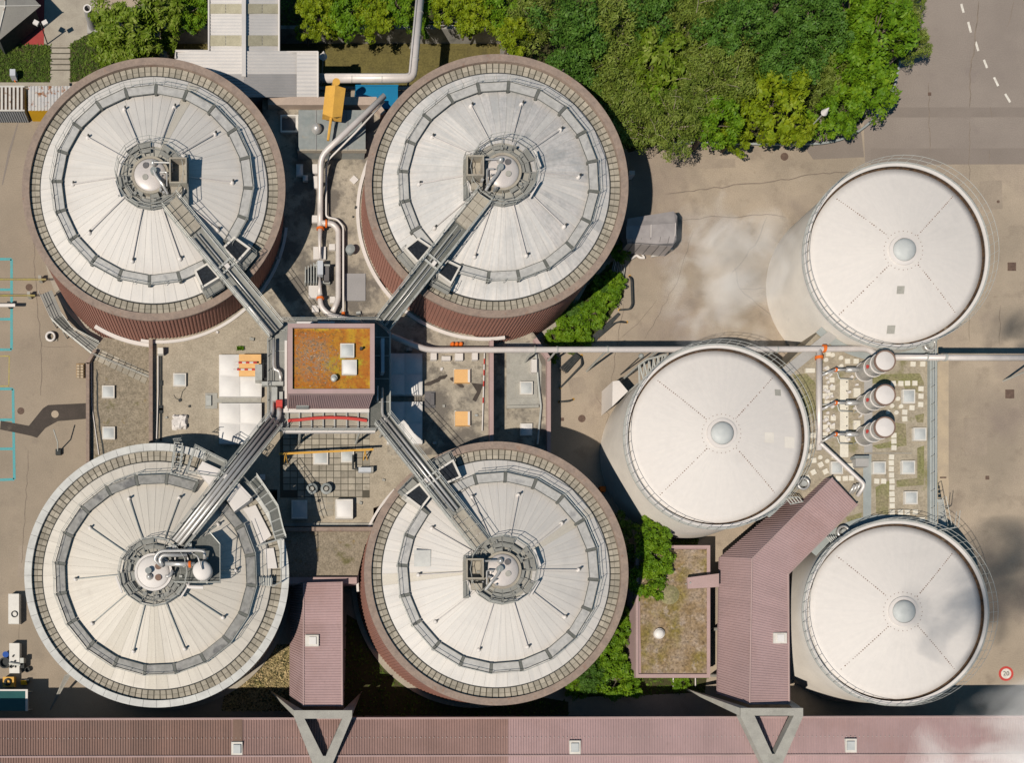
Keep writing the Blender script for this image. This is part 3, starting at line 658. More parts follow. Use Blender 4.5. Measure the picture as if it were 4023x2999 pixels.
for i in range(8):
    t_ = i / 7; mb.tube([W(378 - 8 * t_, 958 + 72 * t_, 10.3), W(395 - 8 * t_, 960 + 72 * t_, 10.3)], .05, 5)
mb.rail([W(378, 958, 10.1), W(395, 957, 10.1)], 1.3, .4, .03)
mb.build('access_ladder', 'galv', BL)
mb = MB(); q = [W(x, y, 10.9) for x, y in ((404, 1025), (424, 968), (492, 1003), (470, 1035))]
mb.rail(q, 1.0, 1.0, .03, True); mb.tube([q[0], q[1], q[2]], .08, 6); mb.build('vent_railing', 'galv', BL)
MB().torus(W(455, 985, 10.1), .34, .08).build('hose_coil', 'dark', BL)
for q in ((485, 1290, 1), (539, 1288, 0)):
    MB().cyl(W(q[0], q[1], 9.9), .3, .3, 7).build('roof_lamp', 'white', BL) if q[2] == 0 else None

# ------------------------------------------------------------------ footbridges
def bridge(label, p0, p1, w, slab, pipes, deckm, lo=.02):
    zh, zd = 12.5, 10.6
    A, B = W(p0[0], p0[1], zh), W(p1[0], p1[1], zd); d = (B - A); L_ = d.length; d.normalize()
    n = Vector((-d.y, d.x, 0)).normalized()
    T = thing('footbridge', label, 'bridge', W(p1[0], p1[1], zd), 'footbridges from the central tower to the digesters')
    hw = L(w, 11) / 2
    def strip(t0, t1, o0, o1, up, th):
        q = [A.lerp(B, t0) + n * o0, A.lerp(B, t0) + n * o1, A.lerp(B, t1) + n * o1, A.lerp(B, t1) + n * o0]
        z1, z2 = Vector((0, 0, up)), Vector((0, 0, up - th)); return [p + z1 for p in q] + [p + z2 for p in q], [(0, 1, 2, 3), (7, 6, 5, 4), (0, 4, 5, 1), (1, 5, 6, 2), (2, 6, 7, 3), (3, 7, 4, 0)]
    MB().add(*strip(slab if slab else 0, 1, -hw, hw, 0, .12)).build('deck', deckm, T)
    if slab:
        mb = MB(); k = 4
        for i in range(k):
            for o0, o1 in ((-hw * .95, -.01), (.01, hw * .95)):
                mb.add(*strip(slab * i / k + .002, slab * (i + 1) / k - .002, o0, o1, .28, .3))
        mb.build('cover_slab', 'concrete', T)
    for s in (-1, 1): MB().add(*strip(0, 1, s * hw - .05, s * hw + .05, .2, .4)).build('side_beam', 'galv', T)
    for o in (-.35, 0., .35):
        MB().add(*strip(slab + .01, .99, hw * o - .03, hw * o + .03, .035, .05)).build('deck_rib', 'galv' if o else 'gratedark', T)
    for s in (-1, 1):
        k = 9; MB().rail([A.lerp(B, i / k) + n * s * (hw + .05) + Vector((0, 0, .2)) for i in range(k + 1)], 1.0, 1.6, .026).build('railing', 'galv', T)
    for off, r, t0, t1 in pipes:
        MB().tube([A.lerp(B, t0) + n * hw * off + Vector((0, 0, .22 + r)), A.lerp(B, t1) + n * hw * off + Vector((0, 0, .22 + r))], r, 10).build('pipe', 'steel', T, True)
    mb = MB()
    for t in (.48, .52): mb.add(*strip(t, t + .012, -hw * 1.15, hw * 1.15, .3, .12))
    mb.build('cross_beam', 'galv', T)
    MB().add(*strip(.5, .53, hw * .1, hw * .55, .5, .3)).build('junction_box', 'white', T)
    return T
bridge('footbridge with two shiny pipes, to the digester beside the shipping containers', (369, 440), (598, 718), 37, .23, ((-.72, .11, .25, .56), (-.72, .13, .62, 1.0), (.15, .06, .25, 1.)), 'grate')
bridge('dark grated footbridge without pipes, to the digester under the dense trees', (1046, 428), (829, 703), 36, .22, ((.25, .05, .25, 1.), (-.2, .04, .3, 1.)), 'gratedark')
bridge('footbridge with two bright pipes, to the digester beside the sedum roofed hut', (1040, 1180), (825, 906), 36, .24, ((.15, .11, .26, 1.), (-.35, .12, .26, 1.), (.7, .05, .3, 1.)), 'grate')
bridge('footbridge carrying four thick pipes, to the grey rimmed digester', (385, 1178), (596, 911), 37, 0, ((.62, .12, 0, 1.), (.2, .17, 0, 1.), (-.3, .17, 0, 1.), (-.78, .12, .1, 1.)), 'grate')

# ------------------------------------------------------------------ podium building
PZ = 5.0
pod = thing('podium_building', 'low flat roofed building with gravel roofs between the four digesters', 'building', W(700, 850, 0))
POLY = [(322, 705), (470, 690), (480, 600), (568, 600), (568, 212), (822, 212), (822, 620), (930, 640), (960, 720), (1068, 735), (1068, 990), (940, 1010), (860, 1080), (808, 1100), (808, 1140), (600, 1140), (600, 1060), (480, 1060), (460, 1000), (322, 985)]
MB().pp(POLY, 0, PZ).build('gravel_roof', 'gravel', pod)
for z in (0,): pass
MB().sheet([(568, 236), (822, 236), (822, 620), (840, 660), (838, 700), (600, 700), (575, 640), (568, 600)], PZ + .006).build('stained_roof', 'dirty', pod)
MB().sheet([(838, 700), (940, 690), (1060, 742), (1060, 965), (1000, 985), (838, 985)], PZ + .006).build('stained_roof', 'dirty', pod)
# slab terrace south of the tower
mb = MB(); x0, y0 = 612, 936
for i in range(12):
    for j in range(13):
        x, y = x0 + i * 15.7, y0 + j * 14.0
        if j > 8 and (i < 2 or i > 10): continue
        if j >= 10 and i > 7 and R.random() < .5: continue
        mb.pb(x + .8, y + .8, x + 15, y + 13.2, PZ, PZ + .03)
mb.build('terrace_slab', 'slab', pod)
MB().sheet([(606, 930), (800, 930), (800, 1078), (606, 1078)], PZ + .009).build('terrace_joint', 'joint', pod)
def parapet(pts, z0, z1, w, m='pinktrim', par=None, nm='parapet'):
    mb = MB()
    for a, b in zip(pts, pts[1:]):
        A, B = W(a[0], a[1], z1), W(b[0], b[1], z1); d = (B - A).normalized(); n = Vector((-d.y, d.x, 0)) * w / 2
        mb.prism([(A - n).to_2d(), (B - n).to_2d(), (B + n).to_2d(), (A + n).to_2d()], z0, z1)
    return mb.build(nm, m, par or pod)
parapet([(326, 735), (326, 955)], 4.5, 5.55, .35, 'brownrim')
parapet([(1064, 737), (1064, 972)], 2.5, 5.55, .36)
parapet([(580, 218), (815, 218)], 4, 5.75, .75, 'beigetrim')
parapet([(806, 214), (830, 245)], 4, 5.74, .5, 'beigetrim')
parapet([(600, 1136), (808, 1136)], 4.6, 5.12, .3, 'concgrey')
# stained lower court with the retaining edge
MB().pp([(322, 744), (330, 744), (523, 680), (518, 676), (326, 738)], 4.9, 5.06).build('roof_kerb', 'concrete', pod)
mb = MB(); c5 = cTL; Rk = L(285, 10) + .22
mb.lathe((c5.x, c5.y, 0), [(Rk - .15, PZ), (Rk - .15, PZ + .14), (Rk + .12, PZ + .14), (Rk + .12, PZ)], 60, -PI * .5 - .15, -.1); mb.build('roof_kerb', 'white', pod)
mb = MB(); mb.lathe((cTR.x, cTR.y, 0), [(Rk - .15, PZ), (Rk - .15, PZ + .14), (Rk + .15, PZ + .14), (Rk + .15, PZ)], 90, PI * .86, PI * 1.55); mb.build('roof_kerb', 'white', pod)
mb = MB(); mb.lathe((cBR.x, cBR.y, 0), [(Rk - .1, PZ), (Rk - .1, PZ + .14), (Rk + .12, PZ + .14), (Rk + .12, PZ)], 60, PI * .75, PI * 1.03); mb.build('roof_kerb', 'white', pod)
# black drainage hoses and tar stains on the east roof
for pts in ([(918, 834), (940, 826), (955, 818), (968, 812)], [(975, 818), (990, 830), (1004, 838)]): ribbon(jag(pts, 6, 2), .35, PZ + .02).build('bitumen_patch', 'tar', pod)
MB().sheet([(1020, 829), (1046, 832), (1040, 850), (1030, 870), (1022, 866), (1032, 848)], PZ + .02).build('bitumen_patch', 'tar', pod)
# west wing
ww = thing('annex_building', 'low annex with mossy gravel roof beside the parking bays', 'building', W(255, 870, 0))
WZ = 3.6
MB().pp([(188, 792), (205, 757), (225, 730), (345, 750), (345, 1010), (188, 1010)], 0, WZ).build('gravel_roof', 'gravelmoss', ww)
parapet([(189.5, 785), (189.5, 1000)], 3, 4.15, .32, 'brownrim', ww); parapet([(188, 787), (206, 757)], 3, 4.15, .3, 'brownrim', ww)
mb = MB()
for i in range(9):
    for j in range(2):
        x = 212 + i * 13 + j * -5; y = 760 + i * 6.2 + j * 13; p = W(x, y, WZ + .05); mb.box((p.x, p.y, WZ), .54, .54, .05, -.43)
mb.build('path_slab', 'slab', ww)
MB().pipe([W(197, 768, WZ + .08), W(199, 880, WZ + .08), W(214, 985, WZ + .08)], .045, 6).build('roof_cable', 'white', ww)
ribbon(jag([(210, 800), (211, 880), (216, 930), (226, 990)], 10, 1.2), .16, WZ + .012).build('roof_joint', 'dark', ww)
mb = MB(); Rq = L(285, 10) - .1; mb.lathe((cTL.x, cTL.y, 0), [(Rq, WZ), (Rq, WZ + .18), (Rq + .35, WZ + .18), (Rq + .35, WZ)], 40, -PI * .68, -PI * .5); mb.build('roof_kerb', 'white', ww)
mb = MB().rail([W(204, 771, WZ), W(325, 821, WZ)], .9, 1.5, .03); mb.build('roof_railing', 'galv', ww)
# east wing
ew = thing('annex_building', 'narrow annex with slab roof between the open yard and the stained flat roof', 'building', W(1130, 850, 0)); EZ = 2.7
MB().pp([(1045, 700), (1150, 715), (1192, 770), (1192, 1000), (1045, 1000)], 0, EZ).build('flat_roof', 'dirty', ew)
MB().pp([(1096, 742), (1158, 742), (1172, 790), (1170, 878), (1096, 878)], EZ - .1, EZ + .03).build('roof_slab', 'concgrey', ew)
parapet([(1188, 775), (1188, 985)], 2.2, 3.2, .35, 'pinktrim', ew); parapet([(1158, 733), (1188, 775)], 2.2, 3.2, .35, 'pinktrim', ew)
MB().pipe([W(1158, 745, 2.95), W(1166, 840, 2.95), W(1171, 880, 2.95), W(1163, 962, 2.95)], .1, 8).build('roof_pipe', 'galv', ew)
MB().pb(1116, 829, 1163, 861, EZ, EZ + .1).build('roof_pad', 'concgrey', ew)
MB().pp([(1096, 878), (1166, 876), (1166, 882), (1096, 884)], EZ, EZ + .25).build('roof_upstand', 'concgrey', ew)
MB().pb(1150, 778, 1162, 806, EZ, 3.3).build('vent_housing', 'white', ew)
# south wing between the two lower digesters
sw = thing('link_building', 'low building with brown edged gravel roof between the two lower digesters', 'building', W(725, 1200, 0)); SZ = 5.4
MB().pp([(590, 1143), (820, 1143), (790, 1180), (770, 1262), (600, 1262)], 0, SZ).build('gravel_roof', 'gravelmoss', sw)
parapet([(595, 1145.5), (812, 1145.5)], 5, 5.9, .36, 'brownrim', sw); parapet([(600, 1257), (772, 1257)], 4, 5.95, .6, 'pinktrim', sw)

# ------------------------------------------------------------------ central tower and deck
tw = thing('central_tower', 'square tower with orange moss roof and mauve ribbed walls', 'tower', W(716, 775, 0)); TZ = 15.0
a, b = W(624, 850, TZ), W(809.5, 701.5, TZ)
MB().prism([(a.x + .08, a.y + .08), (b.x - .08, a.y + .08), (b.x - .08, b.y - .08), (a.x + .08, b.y - .08)], 0, TZ - .5).build('core', 'pink', tw)
for p, q, n in (((a.x, a.y), (b.x, a.y), 46), ((b.x, a.y), (b.x, b.y), 36), ((b.x, b.y), (a.x, b.y), 46), ((a.x, b.y), (a.x, a.y), 36)):
    MB().corr((p[0], p[1], 5), (q[0], q[1], 5), (p[0], p[1], TZ - .2), (q[0], q[1], TZ - .2), n, .05).build('wall', 'pink', tw)
i0, i1 = W(633, 844, 14.75), W(800.5, 711.5, 14.75)
mb = MB()
for x0, y0, x1, y1 in ((a.x - .04, a.y - .08, b.x + .04, i0.y), (a.x - .04, i1.y, b.x + .04, b.y + .04), (a.x - .04, i0.y, i0.x, i1.y), (i1.x, i0.y, b.x + .04, i1.y)):
    mb.prism([(x0, y0), (x1, y0), (x1, y1), (x0, y1)], TZ - .45, TZ)
mb.build('parapet', 'pinktrim', tw)
MB().add([(i0.x, i0.y, 14.72), (i1.x, i0.y, 14.72), (i1.x, i1.y, 14.72), (i0.x, i1.y, 14.72)], [(0, 1, 2, 3)]).build('moss_roof', 'moss', tw)
mb = MB()
for i in range(420):
    x = R.gauss(.3, .16); y = R.gauss(.5, .24)
    if not (.02 < x < .98 and .02 < y < .98): continue
    p = Vector((i0.x + (i1.x - i0.x) * x, i0.y + (i1.y - i0.y) * y, 14.73)); s_ = R.uniform(.03, .10); a_ = R.uniform(0, PI)
    mb.add([p + Vector((math.cos(a_ + k * 2.1) * s_, math.sin(a_ + k * 2.1) * s_ * .6, .02 + .05 * (k == 1))) for k in range(3)], [(0, 1, 2)])
tag(mb.build('dead_stalks', 'stalk', tw), kind='stuff')
w0 = MB().prism([(W(641, 882, 10.9).x, a.y - .13), (W(668, 882, 10.9).x, a.y - .13), (W(668, 882, 10.9).x, a.y + .05), (W(641, 882, 10.9).x, a.y + .05)], 10.4, 11.3).build('window', 'zinc', tw)
def skylight(x, y, w, h, z, label, kind='glass', rot=0., par=None, group='square dome skylights on the flat roofs', hgt=.28, nm='skylight'):
    p = W(x, y, z + hgt); sw_, sh_ = L(w, z), L(h, z)
    T = thing(nm, label, 'skylight', (p.x, p.y, z), group) if par is None else par
    fr = MB().box((p.x, p.y, z), sw_, sh_, hgt, rot).build('frame' if par is None else 'skylight', 'sky_frame', T)
    mb = MB(); k = 4; cs, sn = math.cos(rot), math.sin(rot); vs = []
    for j in range(k + 1):
        for i in range(k + 1):
            u, v = (i / k - .5) * .82 * sw_, (j / k - .5) * .82 * sh_
            e = (1 - (2 * abs(i / k - .5)) ** 2) * (1 - (2 * abs(j / k - .5)) ** 2)
            vs.append((p.x + cs * u - sn * v, p.y + sn * u + cs * v, z + hgt + .01 + .16 * e))
    mb.add(vs, [(j * (k + 1) + i, j * (k + 1) + i + 1, (j + 1) * (k + 1) + i + 1, (j + 1) * (k + 1) + i) for j in range(k) for i in range(k)])
    mb.build('pane', 'sky_glass' if kind == 'glass' else 'sky_white', fr if par is not None else T, True)
    return T
skylight(751.5, 758.5, 30, 30, 14.72, '', 'glass', 0, tw); skylight(756, 795, 32, 32, 14.72, '', 'white', 0, tw)
MB().cyl(W(722.5, 820, 14.9), .28, .3, 14).dome(W(722.5, 820, 15.2), .24, .15, 14, 4).build('roof_vent', 'galv', tw, False)
MB().cyl(W(781, 756, 14.9), .12, .3, 10).build('drain_pot', 'dark', tw)
# deck round the tower
dk = thing('tower_deck', 'grey steel walkway deck wrapped round the moss roofed tower', 'walkway', W(716, 800, 10)); DZ = 10.0
o = [(579, 735), (605, 697), (812, 697), (842, 722), (842, 905), (815, 934), (605, 934), (579, 905)]
oi = W(620, 884, DZ), W(805, 711, DZ)
def dpoly(m, nm, pts, z1=DZ, th=.14): return MB().pp(pts, z1 - th, z1).build(nm, m, dk)
dpoly('grate', 'deck', [(579, 735), (605, 697), (625, 697), (625, 934), (605, 934), (579, 905)])
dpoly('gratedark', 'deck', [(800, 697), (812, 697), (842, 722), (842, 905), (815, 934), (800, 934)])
dpoly('grate', 'deck', [(625, 697), (800, 697), (800, 712), (625, 712)])
dpoly('grate', 'deck', [(625, 884), (800, 884), (800, 934), (625, 934)])
mb = MB().pb(611, 885, 799, 893, DZ, DZ + .25).pb(612, 930, 812, 936, DZ - .3, DZ + .2).pb(616, 737, 623, 890, DZ, DZ + .35)
mb.build('white_beam', 'white', dk)
mb = MB()
for x in (623, 648, 674, 699.5, 724, 750, 775, 797): MB().pb(x - 1.5, 893, x + 1.5, 928, DZ, DZ + .25).build('cross_bar', 'galv', dk)
mb = MB().pb(624, 896, 798, 927, DZ, DZ + .02); mb.build('deck_sheet', 'concrete', dk)
MB().pipe([W(623, 911, DZ + .35), W(650, 909, DZ + .35), W(680, 905.5, DZ + .35), W(712, 904, DZ + .35), W(745, 905, DZ + .35), W(770, 907, DZ + .35), W(794, 911, DZ + .35)], .14, 8).build('red_pipe', 'red', dk)
MB().rail([W(x, y, DZ) for x, y in ((579, 740), (579, 900), (605, 934), (812, 934), (842, 905), (842, 728), (815, 697), (606, 697))], 1.05, 1.4, .03, mids=2).build('railing', 'galv', dk)
MB().pipe([W(592, 735, 10.6), W(592, 790, 10.6), W(594, 800, 10.6), W(604, 803, 10.6), W(607, 815, 10.6), W(607, 825, 10.4)], .14, 10).build('pipe', 'steel', dk, True)
MB().pipe([W(589, 850, 10.5), W(589, 895, 10.5), W(575, 915, 10.8)], .2, 12).build('pipe', 'steel', dk, True); MB().pipe([W(604, 880, 10.5), W(604, 905, 10.5), W(588, 925, 10.8)], .22, 12).build('pipe', 'steel', dk, True)
MB().pipe([W(827, 840, 10.5), W(827, 895, 10.5), W(836, 915, 10.8)], .12, 10).build('pipe', 'steel', dk, True); MB().pipe([W(817, 835, 10.5), W(817, 868, 10.5)], .09, 8).build('pipe', 'steel', dk, True)
MB().pb(597, 866, 611, 880, DZ, 11.1).build('red_box', 'red', dk)
MB().pb(588, 838, 600, 868, DZ, 10.9).pb(566, 826, 613, 834, DZ, 10.5).pb(603, 848, 612, 872, DZ, 10.6).build('control_cabinet', 'galv', dk)
MB().pb(825, 732, 832, 806, 10.3, 11.2).build('cable_tray', 'bluelid', dk)
mb = MB()
for x0 in (642, 688): mb.pb(x0, 696, x0 + 36, 700, DZ, 11.1)
mb.build('white_panel', 'white', dk)
mb = MB()
for y in (715, 760, 800, 850, 900): mb.tube([W(580, y, 10.05), W(617, y, 10.05)], .04, 5)
for y in (730, 770, 820, 870): mb.tube([W(812, y, 10.05), W(842, y, 10.05)], .04, 5)
for x, y in ((585, 725), (585, 915), (835, 715), (835, 915), (650, 930), (780, 930)): mb.tube([W(x, y, 10), Vector((W(x, y, 10).x, W(x, y, 10).y, 5))], .12, 8)
mb.build('support_frame', 'galv', dk)

# big roof-lights (2x2 domes)
def rooflight(x0, y0, x1, y1, label):
    p = W((x0 + x1) / 2, (y0 + y1) / 2, PZ); T = thing('roof_light', label, 'skylight', p, 'large four pane roof lights on the central building')
    MB().pb(x0, y0, x1, y1, PZ, PZ + .5).build('frame', 'sky_white', T)
    for i in range(2):
        for j in range(2):
            a0, b0 = x0 + (x1 - x0) * i / 2 + 1.5, y0 + (y1 - y0) * j / 2 + 1.5; a1, b1 = a0 + (x1 - x0) / 2 - 3, b0 + (y1 - y0) / 2 - 3
            k = 4; vs = []
            for v in range(k + 1):
                for u in range(k + 1):
                    e = (1 - (2 * abs(u / k - .5)) ** 2) * (1 - (2 * abs(v / k - .5)) ** 2)
                    vs.append(W(a0 + (a1 - a0) * u / k, b1 + (b0 - b1) * v / k, PZ + .52) + Vector((0, 0, .22 * e)))
            MB().add(vs, [(v * (k + 1) + u, v * (k + 1) + u + 1, (v + 1) * (k + 1) + u + 1, (v + 1) * (k + 1) + u) for v in range(k) for u in range(k)]).build('pane', 'sky_white', T, True)
rooflight(474, 768, 566, 859, 'white four pane roof light partly under the orange board, west of the tower')
rooflight(474, 873, 566, 961, 'white four pane roof light by the bridge to the grey rimmed digester')
rooflight(838, 765, 914, 855, 'shaded blue looking four pane roof light, upper one east of the tower')
rooflight(838, 870, 914, 961, 'shaded four pane roof light by the bridge, lower one east of the tower')
# skylights
skylight(388.5, 822, 28, 28, PZ, 'square dome skylight on beige gravel, north of the tarp wrapped one')
skylight(234, 848, 27, 27, WZ, 'square dome skylight on mossy gravel annex roof, nearer the slab path')
skylight(235, 937.5, 27, 27, WZ, 'square dome skylight on mossy gravel annex roof, nearer the grey rimmed digester')
skylight(1139, 840, 28, 28, EZ + .1, 'square dome skylight on a grey pad on the narrow east annex')
skylight(1139, 930, 26, 26, EZ, 'pale square skylight half in shadow on the narrow east annex', 'white')
skylight(694, 990, 32, 31, PZ, 'dusty square skylight under the yellow beam, nearer the red pipe end', 'glass', nm='skylight')
skylight(752, 987, 28, 28, PZ, 'dusty square skylight under the yellow beam, nearer its braced end')
skylight(648, 1103, 34, 40, PZ, 'dark framed skylight in the shadow on the slab terrace', 'glass', hgt=.7)
skylight(745, 1102, 37, 42, PZ, 'white framed tall skylight standing in sun on the slab terrace', 'white', hgt=.7)
skylight(648.5, 368, 15, 26, PZ, 'small pale blue skylight in deep shadow of the northwest digester', 'white')
skylight(661, 385, 11, 13, PZ, 'tiny pale skylight in shadow touching the bigger pale blue one', 'white')
T = thing('covered_skylight', 'skylight wrapped in a crumpled white tarpaulin on beige gravel', 'skylight', W(389, 912, PZ))
mb = MB(); k = 8; vs = []; rr = random.Random(5)
for j in range(k + 1):
    for i in range(k + 1):
        u, v = i / k - .5, j / k - .5; e = max(abs(u), abs(v)) * 2
        vs.append(W(389 + u * 34 + rr.uniform(-2, 2), 912 - v * 32 + rr.uniform(-2, 2), PZ + .4) + Vector((0, 0, -.38 if e > .95 else rr.uniform(-.06, .06))))
mb.add(vs, [(j * (k + 1) + i, j * (k + 1) + i + 1, (j + 1) * (k + 1) + i + 1, (j + 1) * (k + 1) + i) for j in range(k) for i in range(k)]); mb.build('tarpaulin', 'white', T)
def simple(name, label, cat, mb, m, group=None, smooth=False):
    o = mb.build(name, m, None, smooth); return tag(o, label, cat, group)
# orange lids
for (x, y, w_, h_), lab in (((1000.5, 814, 34, 29), 'orange square hatch lid on stained roof nearest the overhead gas pipe'), ((1001.5, 906, 32, 31), 'orange square hatch lid on gravel near the southeast bridge')):
    T = thing('hatch_lid', lab, 'hatch', W(x, y, PZ), 'orange hatch lids on the east roof')
    MB().pb(x - w_ / 2, y - h_ / 2, x + w_ / 2, y + h_ / 2, PZ, PZ + .35).build('lid', 'orangelid', T)
    MB().pb(x - w_ / 2 - 1.5, y - h_ / 2 - 1.5, x + w_ / 2 + 1.5, y + h_ / 2 + 1.5, PZ, PZ + .1).build('frame', 'sky_frame', T)
    MB().pb(x + w_ / 2 - 5, y - h_ / 2 + 1, x + w_ / 2 - .5, y + h_ / 2 - 1, PZ + .34, PZ + .37).build('hinge', 'white', T)
simple('cover_board', 'orange board lying on the white roof light west of the tower', 'board', MB().pb(517, 767, 565, 814, 5.75, 5.95), 'orangelid')
for y, x0, lab in ((785, 508, 'red and white barrier pole across the upper part of the orange board'), (800, 505, 'red and white barrier pole across the lower part of the orange board')):
    T = thing('barrier_pole', lab, 'barrier', W(x0, y, 6.1), 'red and white barrier poles')
    for i in range(6):
        MB().tube([W(x0 + i * 8, y, 6.2), W(x0 + i * 8 + 8, y, 6.2)], .09, 8).build('band', 'red' if i % 2 == 1 else 'white', T)
T = thing('winch_unit', 'grey winch cabinet on a bracket beside the orange board', 'machine', W(560, 805, 5.5))
MB().pb(552, 789, 567, 823, 5.5, 6.6).build('cabinet', 'galv', T)
MB().pipe([W(578, 787, 6.2), W(568, 787, 6.2)], .06, 6).pipe([W(578, 820, 6.2), W(560, 822, 6.2)], .08, 6).rail([W(570, 787, 5.5), W(570, 826, 5.5)], 1, 1, .04).build('bracket', 'dark', T)
T = thing('roof_mat', 'dark rubber mat with a grey lid at the left edge of the white roof lights', 'mat', W(465, 867, PZ))
MB().pb(444, 851, 470, 885, PZ, PZ + .06).pb(468, 862, 565, 872, PZ, PZ + .055).build('mat', 'concgrey', T); MB().pb(446, 856, 457, 878, PZ, PZ + .25).build('lid', 'galv', T)
T = thing('roof_mat', 'dark grey mat with a raised block, east of the shaded roof lights', 'mat', W(930, 864, PZ))
MB().pb(919, 847, 942, 883, PZ, PZ + .06).build('mat', 'tarpdark', T); MB().pb(931, 851, 940, 877, PZ, PZ + .3).build('block', 'tarpdark', T)
T = thing('flood_lamp', 'square lamp head on the gravel roof beside the brown walled digester', 'lamp', W(348, 759, PZ))
MB().pb(341, 753, 353, 766, PZ + .2, PZ + .75).build('lamp_head', 'sky_frame', T); MB().tube([W(347, 760, PZ), W(347, 760, PZ + .3)], .1, 8).build('foot', 'dark', T)
simple('roof_pipe', 'long thin white pipe running along the brown parapet', 'pipe', MB().pipe([W(342, 770, PZ + .15), W(342, 850, PZ + .15), W(339, 950, PZ + .15)], .06, 8), 'white')
mb = MB().pipe([W(347.5, 770, PZ + .06), W(347.5, 850, PZ + .06), W(346.5, 955, PZ + .06)], .05, 6).pipe([W(350, 770, PZ + .06), W(350, 860, PZ + .06), W(349, 955, PZ + .06)], .04, 6)
for y in (830, 884, 890): mb.box(W(348.5, y, PZ), .3, .45, .15)
simple('cable_run', 'pair of black cables with clamps along the long white pipe', 'cable', mb, 'dark')
simple('weed_tuft', 'small green weed tuft growing in the gravel near the tower', 'plant', (lambda m: [m.add([W(520 + R.uniform(-8, 8), 754 + R.uniform(-4, 4), PZ), W(520 + R.uniform(-8, 8), 754 + R.uniform(-4, 4), PZ + .05), W(520 + R.uniform(-10, 10), 754 + R.uniform(-6, 6), PZ + .25)], [(0, 1, 2)]) for _ in range(70)] and m)(MB()), 'lf_green')
T = thing('roof_drain', 'small dark drain with loose cables between two skylights', 'drain', W(389.5, 867, PZ))
MB().cyl(W(389.5, 867, PZ), .15, .12, 10).build('drain_pot', 'dark', T)
MB().tube([W(389, 867, PZ + .03), W(380, 862, PZ + .03), W(376, 855, PZ + .03)], .025, 5).tube([W(390, 866, PZ + .03), W(395, 848, PZ + .03), W(402, 840, PZ + .03)], .025, 5).build('cable', 'dark', T)
# terrace pieces
T = thing('crane_beam', 'long yellow beam on trestles across the slab terrace', 'beam', W(706, 978, PZ))
MB().tube([W(604, 983, 6.6), W(808, 973, 6.6)], .11, 6).build('beam', 'yellow', T)
for x, y in ((618, 983), (790, 976)):
    mb = MB()
    for dx, dy in ((-6, 20), (8, 20)): mb.tube([W(x, y, 6.5), W(x + dx * .6, y + dy, PZ)], .06, 5)
    mb.build('trestle_leg', 'yellow', T)
T = thing('vent_unit', 'white box ventilator with dark outlet on the slab terrace', 'ventilator', W(790, 1017, PZ))
MB().pb(776, 1012, 803, 1022, PZ + .15, PZ + .75).build('box', 'bluelid', T); MB().pb(802, 1011, 808, 1022, PZ + .1, PZ + .7).build('outlet', 'concgrey', T); MB().tube([W(764, 985, 5.6), W(764, 1015, 5.6), W(776, 1017, 5.6)], .09, 8).build('hose', 'dark', T)
for x, lab in ((675, 'round galvanised roof vent on the terrace, half reached by shadow'), (706, 'round galvanised roof vent on the terrace, fully in sun')):
    T = thing('round_vent', lab, 'vent', W(x, 1060, PZ), 'round vents on the slab terrace')
    p = W(x, 1058, PZ + .7); MB().lathe((p.x, p.y, PZ), [(.35, 0), (.35, .5), (.52, .55), (.52, .7), (.3, .75), (.3, .6)], 20).build('cowl', 'zinc', T, False); MB().cyl((p.x, p.y, PZ + .3), .2, .4, 14).build('core', 'concgrey', T)
simple('small_vent', 'small white vent box in deep shadow right of the grey rimmed digester', 'vent', MB().pb(562, 1027, 574, 1039, PZ, PZ + .4), 'white')
# east roof small things
T = thing('pipe_bracket_pads', 'row of white plinths and fittings under the overhead gas pipe', 'plinth', W(985, 770, PZ))
for i, (x0, y0, x1, y1) in enumerate(((932, 764, 945, 779), (956, 771, 975, 780), (985, 765, 1002, 780), (1022, 764, 1034, 779))): MB().pb(x0, y0, x1, y1, PZ, PZ + .4).build('plinth', 'white', T)
for x in (979, 988, 997): simple('gas_ball', 'orange ball fitting in the row of three above the overhead pipe', 'fitting', MB().dome(W(x, 746, PZ), .22, .42, 14, 5), 'orange', 'three orange ball fittings on the stained roof', True)
T = thing('pipe_stand', 'small grey pipe stand in shadow under the bent gas pipe', 'stand', W(890, 745, PZ))
MB().pb(880, 752, 892, 759, PZ, PZ + .3).pb(886, 735, 894, 746, PZ, PZ + .5).tube([W(885, 757, 5.4), W(891, 738, 5.6)], .1, 6).build('frame', 'galv', T)
T = thing('barrier_pole', 'long thin red and white pole lying along the mauve east parapet', 'barrier', W(1048, 850, PZ))
for i in range(14): MB().tube([W(1048.5 - i * .35, 765 + i * 12, PZ + .2), W(1048.5 - (i + 1) * .35, 777 + i * 12, PZ + .2)], .06, 6).build('band', 'red' if i in (1, 3, 5, 8) else 'white', T)

